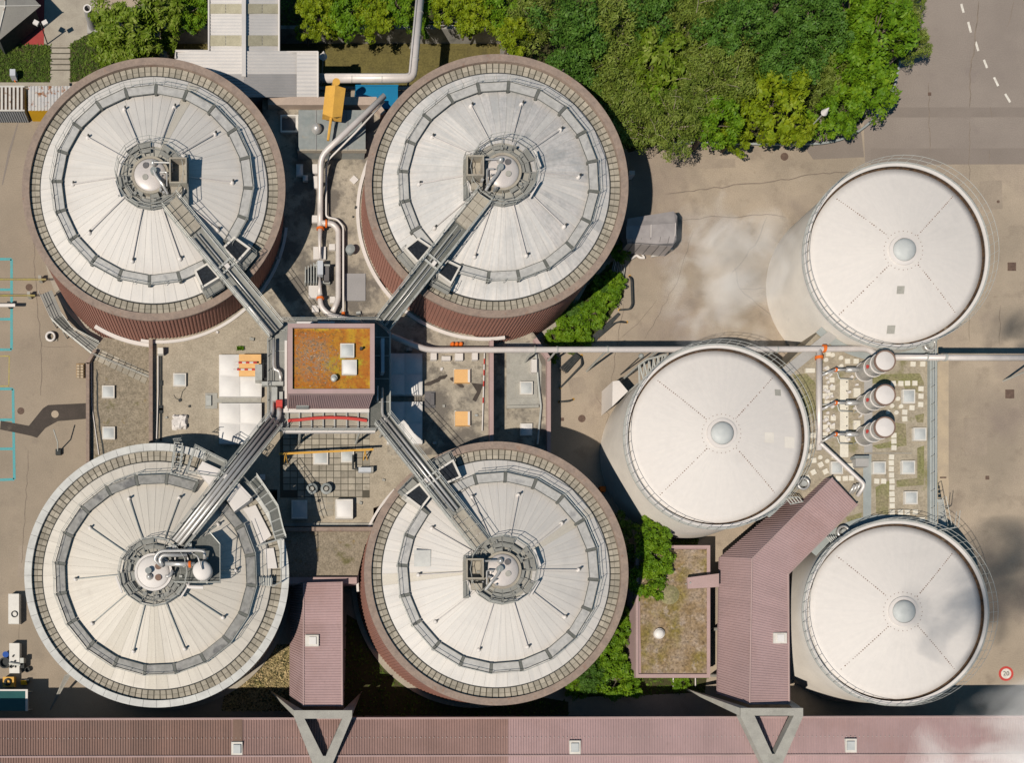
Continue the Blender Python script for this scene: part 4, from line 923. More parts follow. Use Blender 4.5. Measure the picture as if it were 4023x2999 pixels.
# ------------------------------------------------------------------ north yard
for x, y, w_, h_, hh, m, lab in ((600, 560, 8, 5, .2, 'concgrey', 'small grey block in deep shadow beside the northwest digester'), (655, 690, 10, 6, .3, 'galv', 'small steel box by the deck edge in the pipe yard'), (770, 450, 5, 5, .15, 'dark', 'small black cap on the yard by the northeast digester wall'), (764, 470, 3, 3, .12, 'dark', 'tiny black cap below the small black cap'), (775, 680, 9, 6, .3, 'galv', 'small steel box at the foot of the northeast bridge'),
        (545, 735, 9, 5, .2, 'concgrey', 'small grey block on gravel left of the northwest bridge'), (470, 720, 5, 4, .15, 'white', 'small white vent on gravel near the white kerb'), (410, 880, 4, 4, .12, 'dark', 'tiny dark cap on gravel right of the roof drain'), (360, 905, 5, 4, .15, 'concgrey', 'small grey block left of the tarp wrapped skylight'),
        (960, 880, 5, 5, .15, 'concgrey', 'tiny grey cap on gravel between the two orange lids'), (1030, 900, 6, 4, .15, 'galv', 'small steel cap beside the lower orange lid'), (940, 960, 7, 5, .2, 'galv', 'small steel box in the bridge shadow east of the tower'), (955, 800, 5, 6, .15, 'white', 'small white vent on the stained roof near the plinths'), (690, 1085, 5, 5, .15, 'dark', 'small dark cap between the two framed terrace skylights'), (780, 1090, 6, 5, .2, 'concgrey', 'small grey block right of the white framed terrace skylight'), (830, 1040, 6, 4, .15, 'concgrey', 'small grey block on gravel under the southeast bridge')):
    simple('roof_block', lab, 'roof block', MB().box(W(x, y, PZ), L(w_), L(h_), hh, R.uniform(-.3, .3)), m, 'small caps and blocks on the flat roofs')
T = thing('plant_room', 'grey zinc roofed plant room under the yellow hoist', 'building', W(718, 282, PZ))
MB().pb(646, 238, 791, 325, PZ, 6.6).build('roof', 'zinc', T)
mb = MB()
for x in (684, 723, 752): mb.pb(x - .6, 238, x + .6, 325, 6.6, 6.66)
mb.build('roof_seam', 'greymetal', T); MB().pb(644, 323, 793, 326, 6.2, 6.63).build('gutter', 'concrete', T)
MB().cyl(W(684, 284, 6.6), .28, .25, 16).dome(W(685, 279, 6.85), .48, .55, 20, 6).build('roof_ventilator', 'steel', T, False)
T = thing('roof_opening', 'rectangular pit with white frame left of the zinc roofed plant room', 'hatch', W(628, 266, PZ))
mb = MB()
for x0, y0, x1, y1 in ((607, 248, 647, 251), (607, 282, 647, 286), (607, 251, 610, 282), (640, 251, 646, 282)): mb.pb(x0, y0, x1, y1, PZ, PZ + .35)
mb.build('frame', 'sky_frame', T); MB().pb(610, 251, 640, 282, PZ, PZ + .03).build('pit_floor', 'tarpdark', T)
T = thing('hoist', 'yellow hoist with a gabled cover above the zinc plant room', 'hoist', W(722, 270, PZ))
mb = MB(); z1 = 8.2
q = [(705, 186), (748, 191), (740, 252), (698, 246)]; r_ = [W(726, 184, z1 + .35), W(719, 254, z1 + .35)]
v = [W(*p, z1) for p in q] + [W(p[0], p[1], z1) - Vector((0, 0, .9)) for p in q] + r_
mb.add(v, [(0, 8, 9, 3), (8, 1, 2, 9), (0, 1, 8), (2, 3, 9), (0, 4, 5, 1), (1, 5, 6, 2), (2, 6, 7, 3), (3, 7, 4, 0), (7, 6, 5, 4)])
mb.build('cover', 'yellow', T)
MB().cyl(W(727, 184, 7.6), .35, .5, 14).build('motor', 'yellow', T); MB().tube([W(717, 252, 7.7), W(710, 304, 7.5)], .13, 6).build('arm', 'yellow', T)
p = W(722, 215, 7.6); MB().tube([(p.x, p.y, PZ), (p.x, p.y, 7.4)], .18, 10).build('mast', 'yellow', T)
T = thing('blue_container', 'blue roofed box between the insulated duct and the northeast digester', 'container', W(818, 210, 0))
MB().pb(770, 184, 861, 234, 0, 3.4).build('body', 'blue', T); MB().pb(769, 183, 862, 186, 3.2, 3.45).pb(769, 232, 862, 235, 3.2, 3.45).build('edge_trim', 'blue', T)
T = thing('gas_pipe', 'fat grey pipe running diagonally across the zinc roof then down the yard', 'pipe', W(734, 300, PZ))
MB().pipe([W(832, 207, 8.6), W(734, 300, 8.2), W(694, 338, 7.4), W(693, 440, 5.75), W(693, 490, 5.75)], .27, 14, .8).build('pipe', 'insul', T, True)
MB().tube([W(693, 490, 5.75), W(692, 520, 5.75), W(692, 560, 5.75)], .26, 12, .09).build('tapered_pipe', 'insul', T, True); MB().tube([W(692, 600, 5.75), W(692, 640, 5.75)], .1, 12, .26).build('tapered_pipe', 'insul', T, True); MB().pipe([W(692, 640, 5.75), W(694, 664, 5.75), W(712, 682, 5.75), W(765, 695, 6.6), W(846, 727, 7.2)], .25, 12, 1.).build('lower_pipe', 'insul', T, True)
MB().pipe([W(694, 483, 5.75), W(720, 484, 5.75), W(732, 497, 5.75), W(732, 650, 5.75), W(720, 675, 5.75)], .26, 12, .8).build('branch_pipe', 'insul', T, True)
MB().pb(687, 564, 699, 594, 5.4, 6.3).build('meter_box', 'bluelid', T)
for a_, b_ in (((688, 495), (698, 495)), ((705.5, 478), (705.5, 490)), ((687, 646), (699, 646))):
    A, B = W(*a_, 5.75), W(*b_, 5.75); ctr = (A + B) / 2; ax = Vector((0, 1, 0)) if abs(A.y - B.y) < .05 else Vector((1, 0, 0))
    MB().tube([ctr - ax * .09, ctr + ax * .09], .36, 14).build('valve', 'orange', T)
mb = MB()
for x, y, z in ((693, 395, 5.75), (693, 470, 5.75), (732, 540, 5.75), (732, 640, 5.75), (700, 332, 7.4), (790, 247, 8.3)):
    p = W(x, y, z); mb.box((p.x, p.y, PZ), .35, .3, z - PZ - .2)
mb.build('support', 'galv', T)
T = thing('service_pipe', 'thin pale pipe running beside the fat diagonal pipe', 'pipe', W(707, 345, PZ))
MB().pipe([W(832, 219, 8.2), W(772, 284, 7.9), W(711, 345, 6.6), W(706, 362, 5.6), W(706, 470, 5.6), W(729, 474, 5.6), W(743, 490, 5.6), W(743, 675, 5.6)], .09, 10, .3).build('pipe', 'white', T, True)
MB().tube([W(743, 676, 5.6), W(743, 682, 5.6)], .17, 10).build('valve', 'orange', T)
simple('round_vent', 'round galvanised vent cowl on the yard beside the thin pale pipe', 'vent', MB().lathe(W(757, 547, PZ), [(.3, 0), (.3, .6), (.46, .7), (.42, .9), (1e-3, 1.0)], 20), 'zinc')
simple('ground_plate', 'grey steel plate on the stained yard right of the pipes', 'plate', MB().pb(746, 592, 791, 651, PZ, PZ + .12), 'greymetal')
for (x0, y0, x1, y1), lab in (((678, 534, 705, 561), 'white square pad under the tapered pipe'), ((668, 618, 693, 645), 'white square pad left of the lower orange valve'), ((676, 355, 687, 375), 'small white pad beside the top of the straight pipe'), ((678, 381, 687, 407), 'tall narrow white pad beside the straight pipe'), ((675, 466, 688, 481), 'white pad left of the upper orange valve'), ((675, 661, 690, 675), 'white pad at the bottom bend of the pipes'), ((712, 528, 725, 541), 'small white pad between the two parallel pipes'), ((714, 642, 725, 656), 'small white pad between the pipes near the lower bend'), ((760, 383, 773, 397), 'loose pale slab lying on the yard by the northeast digester')):
    simple('concrete_pad', lab, 'pad', MB().pb(x0, y0, x1, y1, PZ, PZ + .3) if 'loose' not in lab else MB().box(W(766, 390, PZ), .6, .6, .12, .8), 'white', 'white pads in the pipe yard')
T = thing('pump_skid', 'grey machine frame with ribbed plates straddling the tapered pipe', 'machine', W(687, 590, PZ))
mb = MB()
for i in range(5): mb.pb(660 + i * 6, 578 - i * 3, 662 + i * 6, 612, PZ, 5.9)
mb.pb(659, 608, 714, 613, PZ, 5.5).pb(680, 572, 714, 575, PZ, 6.1); mb.build('frame', 'galv', T); MB().pb(661, 583, 686, 608, PZ, 5.3).build('base', 'concgrey', T); MB().pb(701, 572, 712, 608, PZ, 5.9).build('block', 'tarpdark', T)
# long gas pipe to the silos and onward
T = thing('overhead_pipe', 'long straight white overhead pipe running to the silos', 'pipe', W(1200, 757, 0))
Z = 6.3
MB().pipe([W(846, 727, 7.2), W(900, 749, 6.6), W(928, 758, Z), W(1211, 757, Z), W(1772, 756, Z), W(1868, 755, Z), W(1880, 757, Z), W(1897, 768, Z)], .265, 14, .7).build('pipe', 'insul', T, True)
mb = MB()
for x in (1157, 1205, 1314, 1681, 1556): mb.tube([W(x - 1.5, 757, Z), W(x + 1.5, 757, Z)], .31, 14)
mb.build('pipe_collar', 'galv', T)
for x, y in ((1156, 780), (1206, 770), (1315, 775), (1425, 770), (1680, 768)):
    p = W(x, 757, Z); mb = MB().tube([(p.x, p.y, 0), (p.x, p.y, Z - .25)], .1, 8)
    mb.build('support_post', 'galv', T)
MB().pipe([W(1772.5, 757, Z), W(1772.5, 975, Z)], .26, 14).build('branch_pipe', 'insul', T, True)
for x0, y0, x1, y1 in ((1783, 747, 1783, 763), (1764, 775, 1781, 775)):
    ctr = W((x0 + x1) / 2, (y0 + y1) / 2 - .5, Z); ax = Vector((1, 0, 0)) if x0 == x1 else Vector((0, 1, 0)); MB().tube([ctr - ax * .13, ctr + ax * .13], .36, 14).build('valve', 'orange', T)
T = thing('diagonal_pipe', 'short thick white pipe slanting from the branch pipe to the mauve roof', 'pipe', W(1825, 1005, 5.5))
MB().pipe([W(1774, 960, Z + .2), W(1780, 964, Z + .3), W(1872, 1050, Z + .3), W(1855, 1075, Z - .2)], .17, 12, .4).build('pipe', 'insul', T, True)
mb = MB()
for i in range(4): mb.tube([W(1836 + i * 8, 1072 - i * 3, 5.5), W(1850 + i * 6, 1050 - i * 2, 6.1)], .14, 8)
mb.build('duct', 'steel', T, True)
T = thing('overhead_pipe', 'straight white overhead pipe leaving the frame to the right of the silos', 'pipe', W(2080, 774, 0))
MB().pipe([W(1936, 774, 7), W(2300, 775, 7)], .27, 14).build('pipe', 'insul', T, True)
MB().tube([W(2042, 774, 7), W(2048, 774, 7)], .33, 14).tube([W(2003, 774, 7), W(2006, 774, 7)], .33, 14).build('pipe_collar', 'galv', T)
for x in (2044, 2290):
    p = W(x, 774, 7); MB().tube([(p.x, p.y, 0), (p.x, p.y, 6.8)], .1, 8).build('support_post', 'galv', T)
# insulated duct at the top
T = thing('insulated_duct', 'insulated elbow duct crossing the sunken basin towards the trees', 'duct', W(890, 165, 0))
MB().pipe([W(690, 169, 4.4), W(893, 169, 4.4), W(912, -40, 4.4)], .4, 16, .7).build('duct', 'insul', T, True)
MB().pipe([W(690, 162, 4.75), W(886, 162, 4.75), W(905, -40, 4.75)], .1, 10, .3).build('pipe', 'insul', T, True)
mb = MB()
for x in (760, 825): mb.tube([W(x, 169, 4.4), W(x + 1.5, 169, 4.4)], .42, 16)
for y in (130, 80, 30): mb.tube([W(894 + (169 - y) * .091, y, 4.4), W(894 + (167.5 - y) * .091, y - 1.5, 4.4)], .42, 16)
mb.build('joint_band', 'galv', T)
for x, y in ((720, 169), (899, 110), (908, 10)):
    p = W(x, y, 4.4); MB().tube([(p.x, p.y, -2), (p.x, p.y, 4.1)], .1, 8).build('support_post', 'galv', T)
# metal roofed building at the top
T = thing('metal_roof_building', 'light metal roofed building with translucent strips spanning the basin', 'building', W(530, 90, -2))
z0, zr_ = 5.6, 6.6
def gable(x0, x1, y0, y1, ridge, ze, zrid, m, nm, ribs):
    mb = MB()
    A, B, C, D = W(x0, y0, ze), W(x0, y1, ze), W(ridge, y0, zrid), W(ridge, y1, zrid); E, F = W(x1, y0, ze), W(x1, y1, ze)
    mb.corr(B, A, D, C, ribs, .04); mb.corr(D, C, F, E, ribs, .04); return mb.build(nm, m, T)
MB().pb(454, -60, 603, 110, -2, 5.5).build('wall', 'greymetal', T); MB().pb(382, 110, 686, 206, -2, 5.5).build('wall', 'greymetal', T)
gable(452, 604, -70, 110, 528, z0, zr_, 'lightmetal', 'roof', 26)
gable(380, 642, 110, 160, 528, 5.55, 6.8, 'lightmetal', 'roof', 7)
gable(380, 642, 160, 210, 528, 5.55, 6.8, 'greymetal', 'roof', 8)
MB().corr(W(642, 212, 5.7), W(642, 111, 5.7), W(688, 212, 5.65), W(688, 111, 5.65), 12, .04).build('roof', 'lightmetal', T)
MB().pb(523, -60, 532, 165, 6.3, 6.95).build('ridge_cap', 'lightmetal', T)
for y0, y1 in ((8, 29), (76, 99), (-45, -25)):
    for xa, xb, za, zb in ((455, 488, z0 + .1, 6.1), (489, 523, 6.1, zr_ + .02), (533, 567, zr_ + .02, 6.1), (568, 602, 6.1, z0 + .1)):
        MB().add([W(xa, y1, za + .05), W(xb, y1, zb + .05), W(xb, y0, zb + .05), W(xa, y0, za + .05)], [(0, 1, 2, 3)]).build('roof_light_strip', 'translucent', T)
mb = MB()
for pts in ([(452, -60), (452, 110)], [(604, -60), (604, 112), (688, 112)], [(380, 126), (380, 110), (452, 110)], [(688, 112), (688, 211)]):
    MB().tube([W(x, y, 5.75) for x, y in pts], .09, 6).build('eaves_trim', 'white', T)
T = thing('street_lamp', 'lamp with white conical head standing in the sunken basin', 'lamp', W(700, 150, -2))
p = W(700, 118, 4.); MB().lathe((p.x, p.y, 3.7), [(.38, 0), (.3, .12), (.03, .85)], 14).build('lamp_shade', 'white', T); MB().tube([(p.x, p.y, -2), (p.x, p.y, 3.7)], .06, 8).build('pole', 'galv', T)
T = thing('street_lamp', 'lamp with white conical head poking out of the trees by the road corner', 'lamp', W(1775, 255, 0))
p = W(1789, 238, 6.6); MB().lathe((p.x, p.y, 6.2), [(.32, 0), (.28, .1), (.03, .8)], 14).build('lamp_shade', 'white', T); MB().tube([(p.x, p.y, 0), (p.x, p.y, 6.3)], .06, 8).build('pole', 'galv', T)

# ------------------------------------------------------------------ white storage tanks
def storage(cx, cy, rpx, label, hatches, gut=1.):
    zt = 7.3; c = W(cx, cy, zt - .35); c.z = 0; Rt = L(rpx, zt - .4)
    T = thing('storage_tank', label, 'tank', c, 'three white storage tanks')
    Rw = Rt + .42
    MB().lathe((c.x, c.y, 0), [(Rw - .02, 0), (Rw - .02, zt - .5)], 120).build('wall', 'tankwall', T, True)
    MB().lathe((c.x, c.y, 0), [(Rt + .2, zt - .1), (Rt + .2, zt), (Rw + .03, zt), (Rw + .03, zt - .55)], 120).build('rim', 'white', T)
    MB().lathe((c.x, c.y, 0), [(Rw, zt - .12), (Rw + .22, zt - .12), (Rw + .22, zt - .05), (Rw + .04, zt - .04)], 120).build('rim_bracket', 'galv', T)
    MB().lathe((c.x, c.y, 0), [(Rt + .2, zt - .1), (Rt + .19, zt - .33), (Rt - .2, zt - .33)], 120).build('gutter', 'rust', T)
    z0, z1 = zt - .22, zt + 1.15
    def zc(r): return z0 + (z1 - z0) * (1 - (r / Rt) ** 1.4)
    rb_ = MB().lathe((c.x, c.y, 0), [(Rt, z0 - .1)] + [(Rt * (1 - i / 12) + (1e-3 if i == 12 else 0), zc(Rt * (1 - i / 12))) for i in range(13)], 120)
    ro = rb_.build('roof', 'tanktop', T, True); ul = ro.data.uv_layers.new(name='UVMap')
    for pl in ro.data.polygons:
        aa = [math.atan2(ro.data.vertices[v].co.y, ro.data.vertices[v].co.x) % (2 * PI) for v in pl.vertices]; wr = max(aa) - min(aa) > PI
        for li, v, a_ in zip(pl.loop_indices, pl.vertices, aa):
            ul.data[li].uv = ((a_ + 2 * PI * (wr and a_ < PI)) / (2 * PI) + cx, math.hypot(ro.data.vertices[v].co.x, ro.data.vertices[v].co.y) / Rt)
    MB().lathe((c.x, c.y, 0), [(1.36, zc(1.3)), (1.34, zc(1.3) + .12), (1.05, zc(1.3) + .16), (1.05, zc(1.3))], 48).build('dome_collar', 'tankroof', T)
    MB().dome((c.x, c.y, zc(1.0) + .05), 1.03, .55, 40, 8).build('skylight_dome', 'sky_glass', T, True)
    mb = MB(); rr = random.Random(cx)
    for q in range(4):
        a = PI / 4 + PI / 2 * q + .02
        for i in range(26):
            r = 1.9 + (Rt - 2.4) * i / 25
            if rr.random() < .12: continue
            mb.cyl((c.x + r * math.cos(a), c.y + r * math.sin(a), zc(r) - .01), rr.uniform(.03, .06), .05, 6)
    for i in range(28):
        a = 2 * PI * i / 28; mb.cyl((c.x + 1.75 * math.cos(a), c.y + 1.75 * math.sin(a), zc(1.75) - .01), .035, .04, 6)
    tag(mb.build('roof_bolt', 'bronze', T), kind='stuff')
    MB().rail([(c.x + (Rw + .2) * math.cos(2 * PI * i / 60), c.y + (Rw + .2) * math.sin(2 * PI * i / 60), zt - .05) for i in range(60)], 1.15, 2.5, .02, True, mids=1).build('handrail', 'galv', T)
    for x, y, w_, m in hatches:
        p = W(x, y, zt + .6); r = math.hypot(p.x - c.x, p.y - c.y); s_ = L(w_, zt) / 2; th = .05
        MB().add([(p.x + dx * s_, p.y + dy * s_, zc(math.hypot(p.x + dx * s_ - c.x, p.y + dy * s_ - c.y)) + .02) for dx, dy in ((-1, -1), (1, -1), (1, 1), (-1, 1))], [(0, 1, 2, 3)]).build('roof_hatch', m, T)
    return T, c, Rw
_, c1, Rw1 = storage(1935, 556, 188, 'white domed tank nearest the road, upper one of three', ((1947, 629, 16, 'concgrey'), (1936, 709, 17, 'concgrey')))
_, c2, Rw2 = storage(1547, 947, 186, 'white domed tank in the middle, beside the white stair tower', ((1666, 947, 22, 'tankwall'), (1715, 955, 24, 'tankwall'), (1690, 846, 14, 'concgrey')))
_, c3, Rw3 = storage(1934, 1327, 187, 'white domed tank at lower right beside the long mauve roof', ())
T = thing('stair_tower', 'white steel stair tower with truss bracing beside the middle tank', 'stairs', W(1380, 830, 0))
mb = MB(); zz = 5.4
MB().prism([W(x, y, zz).to_2d() for x, y in ((1343, 810), (1357, 808), (1377, 832), (1342, 866))], 0, 3.2).build('stair_roof', 'white', T)
pts = [(1383, 790, zz), (1400, 778, zz), (1442, 768, zz), (1428, 800, zz), (1384, 828, zz)]
for a_, b_ in zip(pts, pts[1:] + pts[:1]): mb.tube([W(*a_), W(*b_)], .1, 6)
for i in range(5):
    A, B = W(1384 + i * 10, 790 - i * 4, zz), W(1393 + i * 9, 822 - i * 6, zz); mb.tube([A, B], .08, 6); mb.tube([B, W(1394 + i * 10, 786 - i * 4, zz)], .07, 6)
for p in pts: q = W(*p); mb.tube([q, (q.x, q.y, 0)], .09, 6)
mb.build('truss', 'galv', T)
T = thing('security_camera', 'small dark camera dome on a pole beside the white stair tower', 'camera', W(1386, 772, 0))
p = W(1388, 770, 5.6); MB().dome((p.x, p.y, 5.5), .25, .3, 12, 4).build('camera_dome', 'zinc', T); MB().tube([(p.x, p.y, 0), (p.x, p.y, 5.5)], .06, 8).build('pole', 'dark', T)

# ------------------------------------------------------------------ planted roof between the white tanks
PR = 5.6
T = thing('planted_roof_building', 'low building with planted gravel roof and stepping stones between the white tanks', 'building', W(1880, 930, 0))
MB().pp([(1640, 850), (1800, 690), (2010, 700), (2030, 722), (2030, 1148), (1990, 1200), (1850, 1180), (1770, 1130), (1700, 1010)], 0, PR).build('gravel_roof', 'plantroof', T)
for i, pts in enumerate(([(1715, 812), (1745, 808), (1765, 830), (1765, 880), (1742, 890), (1735, 850)], [(1880, 812), (1990, 808), (2000, 830), (1995, 850), (1960, 850), (1955, 830), (1880, 830)], [(1888, 965), (1930, 955), (1935, 915), (1960, 918), (1962, 965), (1900, 972)], [(1895, 1055), (1925, 1040), (1922, 1115), (1896, 1112)], [(1980, 900), (2000, 895), (1998, 915), (1985, 915)], [(1985, 970), (2000, 965), (1999, 1050), (1940, 1055), (1940, 1040), (1985, 1035)], [(1830, 1120), (1865, 1110), (1862, 1140), (1845, 1150)])):
    MB().sheet(pts, PR + .006 + .001 * i).build('planting_bed', 'bed', T)
def arc(c, r, a0, a1, w, z, nm, m):
    mb = MB().lathe((c.x, c.y, 0), [(r, z), (r + w, z)], 48, a0, a1); return mb.build(nm, m, T)
arc(c1, Rw1 + .02, math.radians(225), math.radians(300), .75, PR + .05, 'roof_walkway', 'padroof')
arc(c2, Rw2 + .02, math.radians(-52), math.radians(38), .75, PR + .05, 'roof_walkway', 'padroof')
arc(c3, Rw3 + .02, math.radians(60), math.radians(140), .85, PR + .05, 'roof_walkway', 'padroof')
MB().sheet([(1868, 985), (1886, 985), (1885, 1150), (1868, 1150)], PR + .04).build('roof_walkway', 'padroof', T)
MB().sheet([(1870, 800), (1888, 800), (1888, 985), (1870, 985)], PR + .02).build('roof_walkway', 'ramp', T)
MB().pp([(1814, 700), (1832, 714), (1706, 816), (1686, 812), (1690, 800)], PR, PR + .25).build('ramp', 'ramp', T)
MB().pb(2012, 725, 2028, 1150, PR, PR + .35).build('edge_walkway', 'padroof', T)
MB().rail([W(2009, 730, PR), W(2009, 1140, PR)], 1., 1.6, .03, mids=2).build('edge_railing', 'galv', T)
MB().pb(1818, 820, 1836, 990, PR, PR + .04).build('paved_strip', 'stone', T)
MB().pb(1872, 980, 1973, 983, PR, PR + .1).build('roof_kerb', 'concrete', T)
mb = MB()
for i in range(8): mb.pb(1832, 826 + i * 19, 1834, 828 + i * 19, PR + .04, PR + .1)
mb.build('floor_drain', 'dark', T)
Zs = lambda z, oy: (1555 + z[0] / 3.333, oy + z[1] / 3.333)
SQ = [Zs(p, 440.7) for p in ((928, 1140), (990, 1140), (770, 1330), (820, 1330), (803, 1383), (780, 1440), (825, 1440), (775, 1550), (825, 1550), (768, 1615), (818, 1610), (1258, 1300), (1312, 1300), (1360, 1298), (1413, 1298), (1457, 1338), (1457, 1392), (1455, 1452), (1392, 1475), (1340, 1507), (1340, 1555), (1400, 1160), (1470, 1160), (790, 1085), (815, 1275), (765, 1390))]
SQ += [Zs(p, 826.3) for p in ((665, 470), (640, 540), (685, 570), (735, 600), (682, 655), (637, 695), (770, 650), (860, 700), (912, 700), (955, 698), (1138, 720), (1188, 720), (1245, 545), (1243, 588), (1243, 632), (1245, 677), (1248, 720), (1248, 765), (1248, 812), (1250, 855), (1250, 898), (1250, 945), (1310, 945), (1358, 945), (1416, 943), (1262, 390), (1262, 432), (1262, 478), (832, 540), (767, 385), (817, 385))]
proto = None
for i, (x, y) in enumerate(SQ):
    p = W(x, y, PR)
    if proto is None:
        proto = MB().box((p.x, p.y, PR), .46, .46, .08).build('stepping_stone', 'stone'); tag(proto, 'small square white stepping stone on the planted roof', 'stepping stone', 'square stepping stones on the planted roof')
    else:
        o = proto.copy(); COL.objects.link(o); o.location = (p.x, p.y, PR); o.rotation_euler = (0, 0, R.uniform(-.08, .08) + (.5 if 28 < i < 33 else 0))
proto = None
for z, oy in [(p, 440.7) for p in ((820, 1095), (772, 1130), (780, 1190), (880, 1115), (882, 1175), (855, 1190), (790, 1220), (1290, 1410), (1312, 1465), (1278, 1510), (1218, 1507), (1248, 1462))] + [(p, 826.3) for p in ((730, 548), (780, 575))]:
    x, y = Zs(z, oy); p = W(x, y, PR)
    if proto is None: proto = tag(MB().cyl((p.x, p.y, PR), .2, .12, 16).build('round_stone', 'stone'), 'small round white stepping stone on the planted roof', 'stepping stone', 'round stepping stones on the planted roof')
    else: o = proto.copy(); COL.objects.link(o); o.location = (p.x, p.y, PR)
for (x, y, w_, h_), lab in (((1967, 858, 27, 30), 'blue tinted square skylight in front of the middle silo'), ((1991, 940, 28, 28), 'square skylight by the edge walkway at the lowest silo'), ((1811.6, 1013, 26, 27), 'square skylight under the slanting white pipe'), ((1903, 1013, 28, 27), 'square skylight beside the blue grey path'), ((1966, 1012, 29, 29), 'square skylight between the stone row and the edge walkway'), ((1972, 1078, 28, 28), 'grey glazed square skylight nearest the lower right tank')):
    skylight(x, y, w_, h_, PR, lab)
for (x0, y0, x1, y1), lab in (((1744, 797, 1764, 807), 'white slab at the foot of the grey ramp'), ((1745, 937, 1766, 948), 'white slab touching the middle tank walkway'), ((1848, 840, 1862, 860), 'white plinth at the foot of the upper silo'), ((1848, 910, 1862, 930), 'white plinth at the foot of the middle silo'), ((1830, 1003, 1848, 1018), 'white slab right of the slanting pipe'), ((1990, 1120, 2002, 1130), 'pale slab at the bottom corner of the planted roof')):
    simple('roof_slab_block', lab, 'slab', MB().pb(x0, y0, x1, y1, PR, PR + .2), 'stone', 'white slabs on the planted roof')
for x, y, lab in ((1737, 1048, 'spun steel roof fan between the middle tank and the mauve roof'), (1823, 1152, 'spun steel roof fan beside the lower right tank'), (2011, 748, 'spun steel roof fan in the corner by the upper white tank')):
    T = thing('roof_fan', lab, 'fan', W(x, y, PR), 'round steel roof fans'); p = W(x, y, PR + .5)
    MB().lathe((p.x, p.y, PR), [(.42, 0), (.42, .4), (.6, .55), (.6, .7), (.45, .78), (.4, .6)], 24).build('cowl', 'steel', T, True); MB().cyl((p.x, p.y, PR + .3), .26, .5, 16).build('motor', 'galv', T)
T = thing('vent_hood', 'grey box hood with dark slot beside the blue grey path', 'vent', W(1868, 998, PR))
MB().pb(1852, 993, 1880, 1010, PR, PR + .7).build('hood', 'ramp', T); MB().pb(1850, 987, 1881, 992, PR, PR + .8).build('slot', 'zinc', T)
for i, (x, y) in enumerate([(1786 + 6 * (k % 3) + R.uniform(-3, 3), 800 + k * 7.2 + R.uniform(-3, 3)) for k in range(22)] + [(1846 + R.uniform(-12, 14), 800 + k * 17) for k in range(10)]):
    p = W(x, y, PR)
    if i == 0: proto = tag(MB().box((p.x, p.y, PR), .24, .2, .22).build('small_block', 'white'), 'tiny white block among the pipes left of the silos', 'block', 'tiny white blocks among the silo pipes')
    else: o = proto.copy(); COL.objects.link(o); o.location = (p.x, p.y, PR); o.rotation_euler = (0, 0, R.uniform(0, 1.5)); o.scale = (R.uniform(.6, 1.4), R.uniform(.6, 1.5), R.uniform(.7, 1.6))
for y, lab in ((806, 'thin grey pipe run on low blocks beside the topmost silo'), (876, 'thin grey pipe run on low blocks beside the middle silo'), (946, 'thin grey pipe run on low blocks beside the lowest silo')):
    simple('service_pipe', lab, 'pipe', MB().pipe([W(1776, y, PR + .3), W(1812, y, PR + .3), W(1816, y + 14, PR + .3), W(1845, y + 15, PR + .3)], .06, 8), 'galv', 'thin pipe runs beside the silos', True)
# silos
def silo(x, y, label):
    zt = 9.5; p = W(x, y, zt); T = thing('steel_silo', label, 'silo', (p.x, p.y, PR), 'three steel silos on the planted roof'); r = .88
    MB().lathe((p.x, p.y, 0), [(r * .75, PR + .35), (r, PR + .7), (r, zt - .12)], 40).build('body', 'steel', T, True)
    for z in (PR + .75, PR + 2.1, PR + 3.1): MB().lathe((p.x, p.y, 0), [(r, z), (r + .05, z), (r + .05, z + .09), (r, z + .09)], 40).build('band', 'white', T)
    MB().lathe((p.x, p.y, 0), [(r - .04, zt - .16), (r + .07, zt - .16), (r + .07, zt), (r - .04, zt)], 40).build('top_rim', 'bronze', T)
    MB().lathe((p.x, p.y, zt - .06), [(r - .03, 0), (r * .6, .07), (1e-3, .1)], 40).build('lid', 'tankroof', T, True)
    a = math.atan2(p.y * -1, -p.x); a -= .35
    q = Vector((p.x + (r + .012) * math.cos(a), p.y + (r + .012) * math.sin(a), zt - 1.2)); u = Vector((-math.sin(a), math.cos(a), 0))
    MB().add([q - u * .17 - Vector((0, 0, .2)), q + u * .13 - Vector((0, 0, .22)), q + u * .2 + Vector((0, 0, .08)), q + u * .02 + Vector((0, 0, .28)), q - u * .16 + Vector((0, 0, .05))], [(4, 3, 2, 1, 0)]).build('flame_mark', 'red', T)
    for k in range(4):
        b_ = PI / 4 + k * PI / 2; MB().tube([(p.x + r * .8 * math.cos(b_), p.y + r * .8 * math.sin(b_), PR), (p.x + r * .8 * math.cos(b_), p.y + r * .8 * math.sin(b_), PR + .5)], .07, 6).build('leg', 'galv', T)
    A = Vector((p.x - .7, p.y + .05, PR + 1.2)); B = W(1806, 814 + (y - 781) * .97, PR + 1.2); B.y = A.y; pr = MB().tube([A, A.lerp(B, .55)], .22, 12).tube([A.lerp(B, .5), B], .12, 10).tube([B, W(1776, 814 + (y - 781), Z) * 1], .12, 10).build('inlet_pipe', 'steel', T, True)
    MB().tube([B + Vector((.06, 0, 0)), B + Vector((.2, 0, 0))], .2, 10).build('valve', 'orange', pr)
silo(1916, 781, 'ribbed steel silo joined to the overhead pipe, topmost of the three')
silo(1916, 855, 'ribbed steel silo between the two other silos')
silo(1915.5, 925, 'ribbed steel silo nearest the blue grey path, lowest of the three')
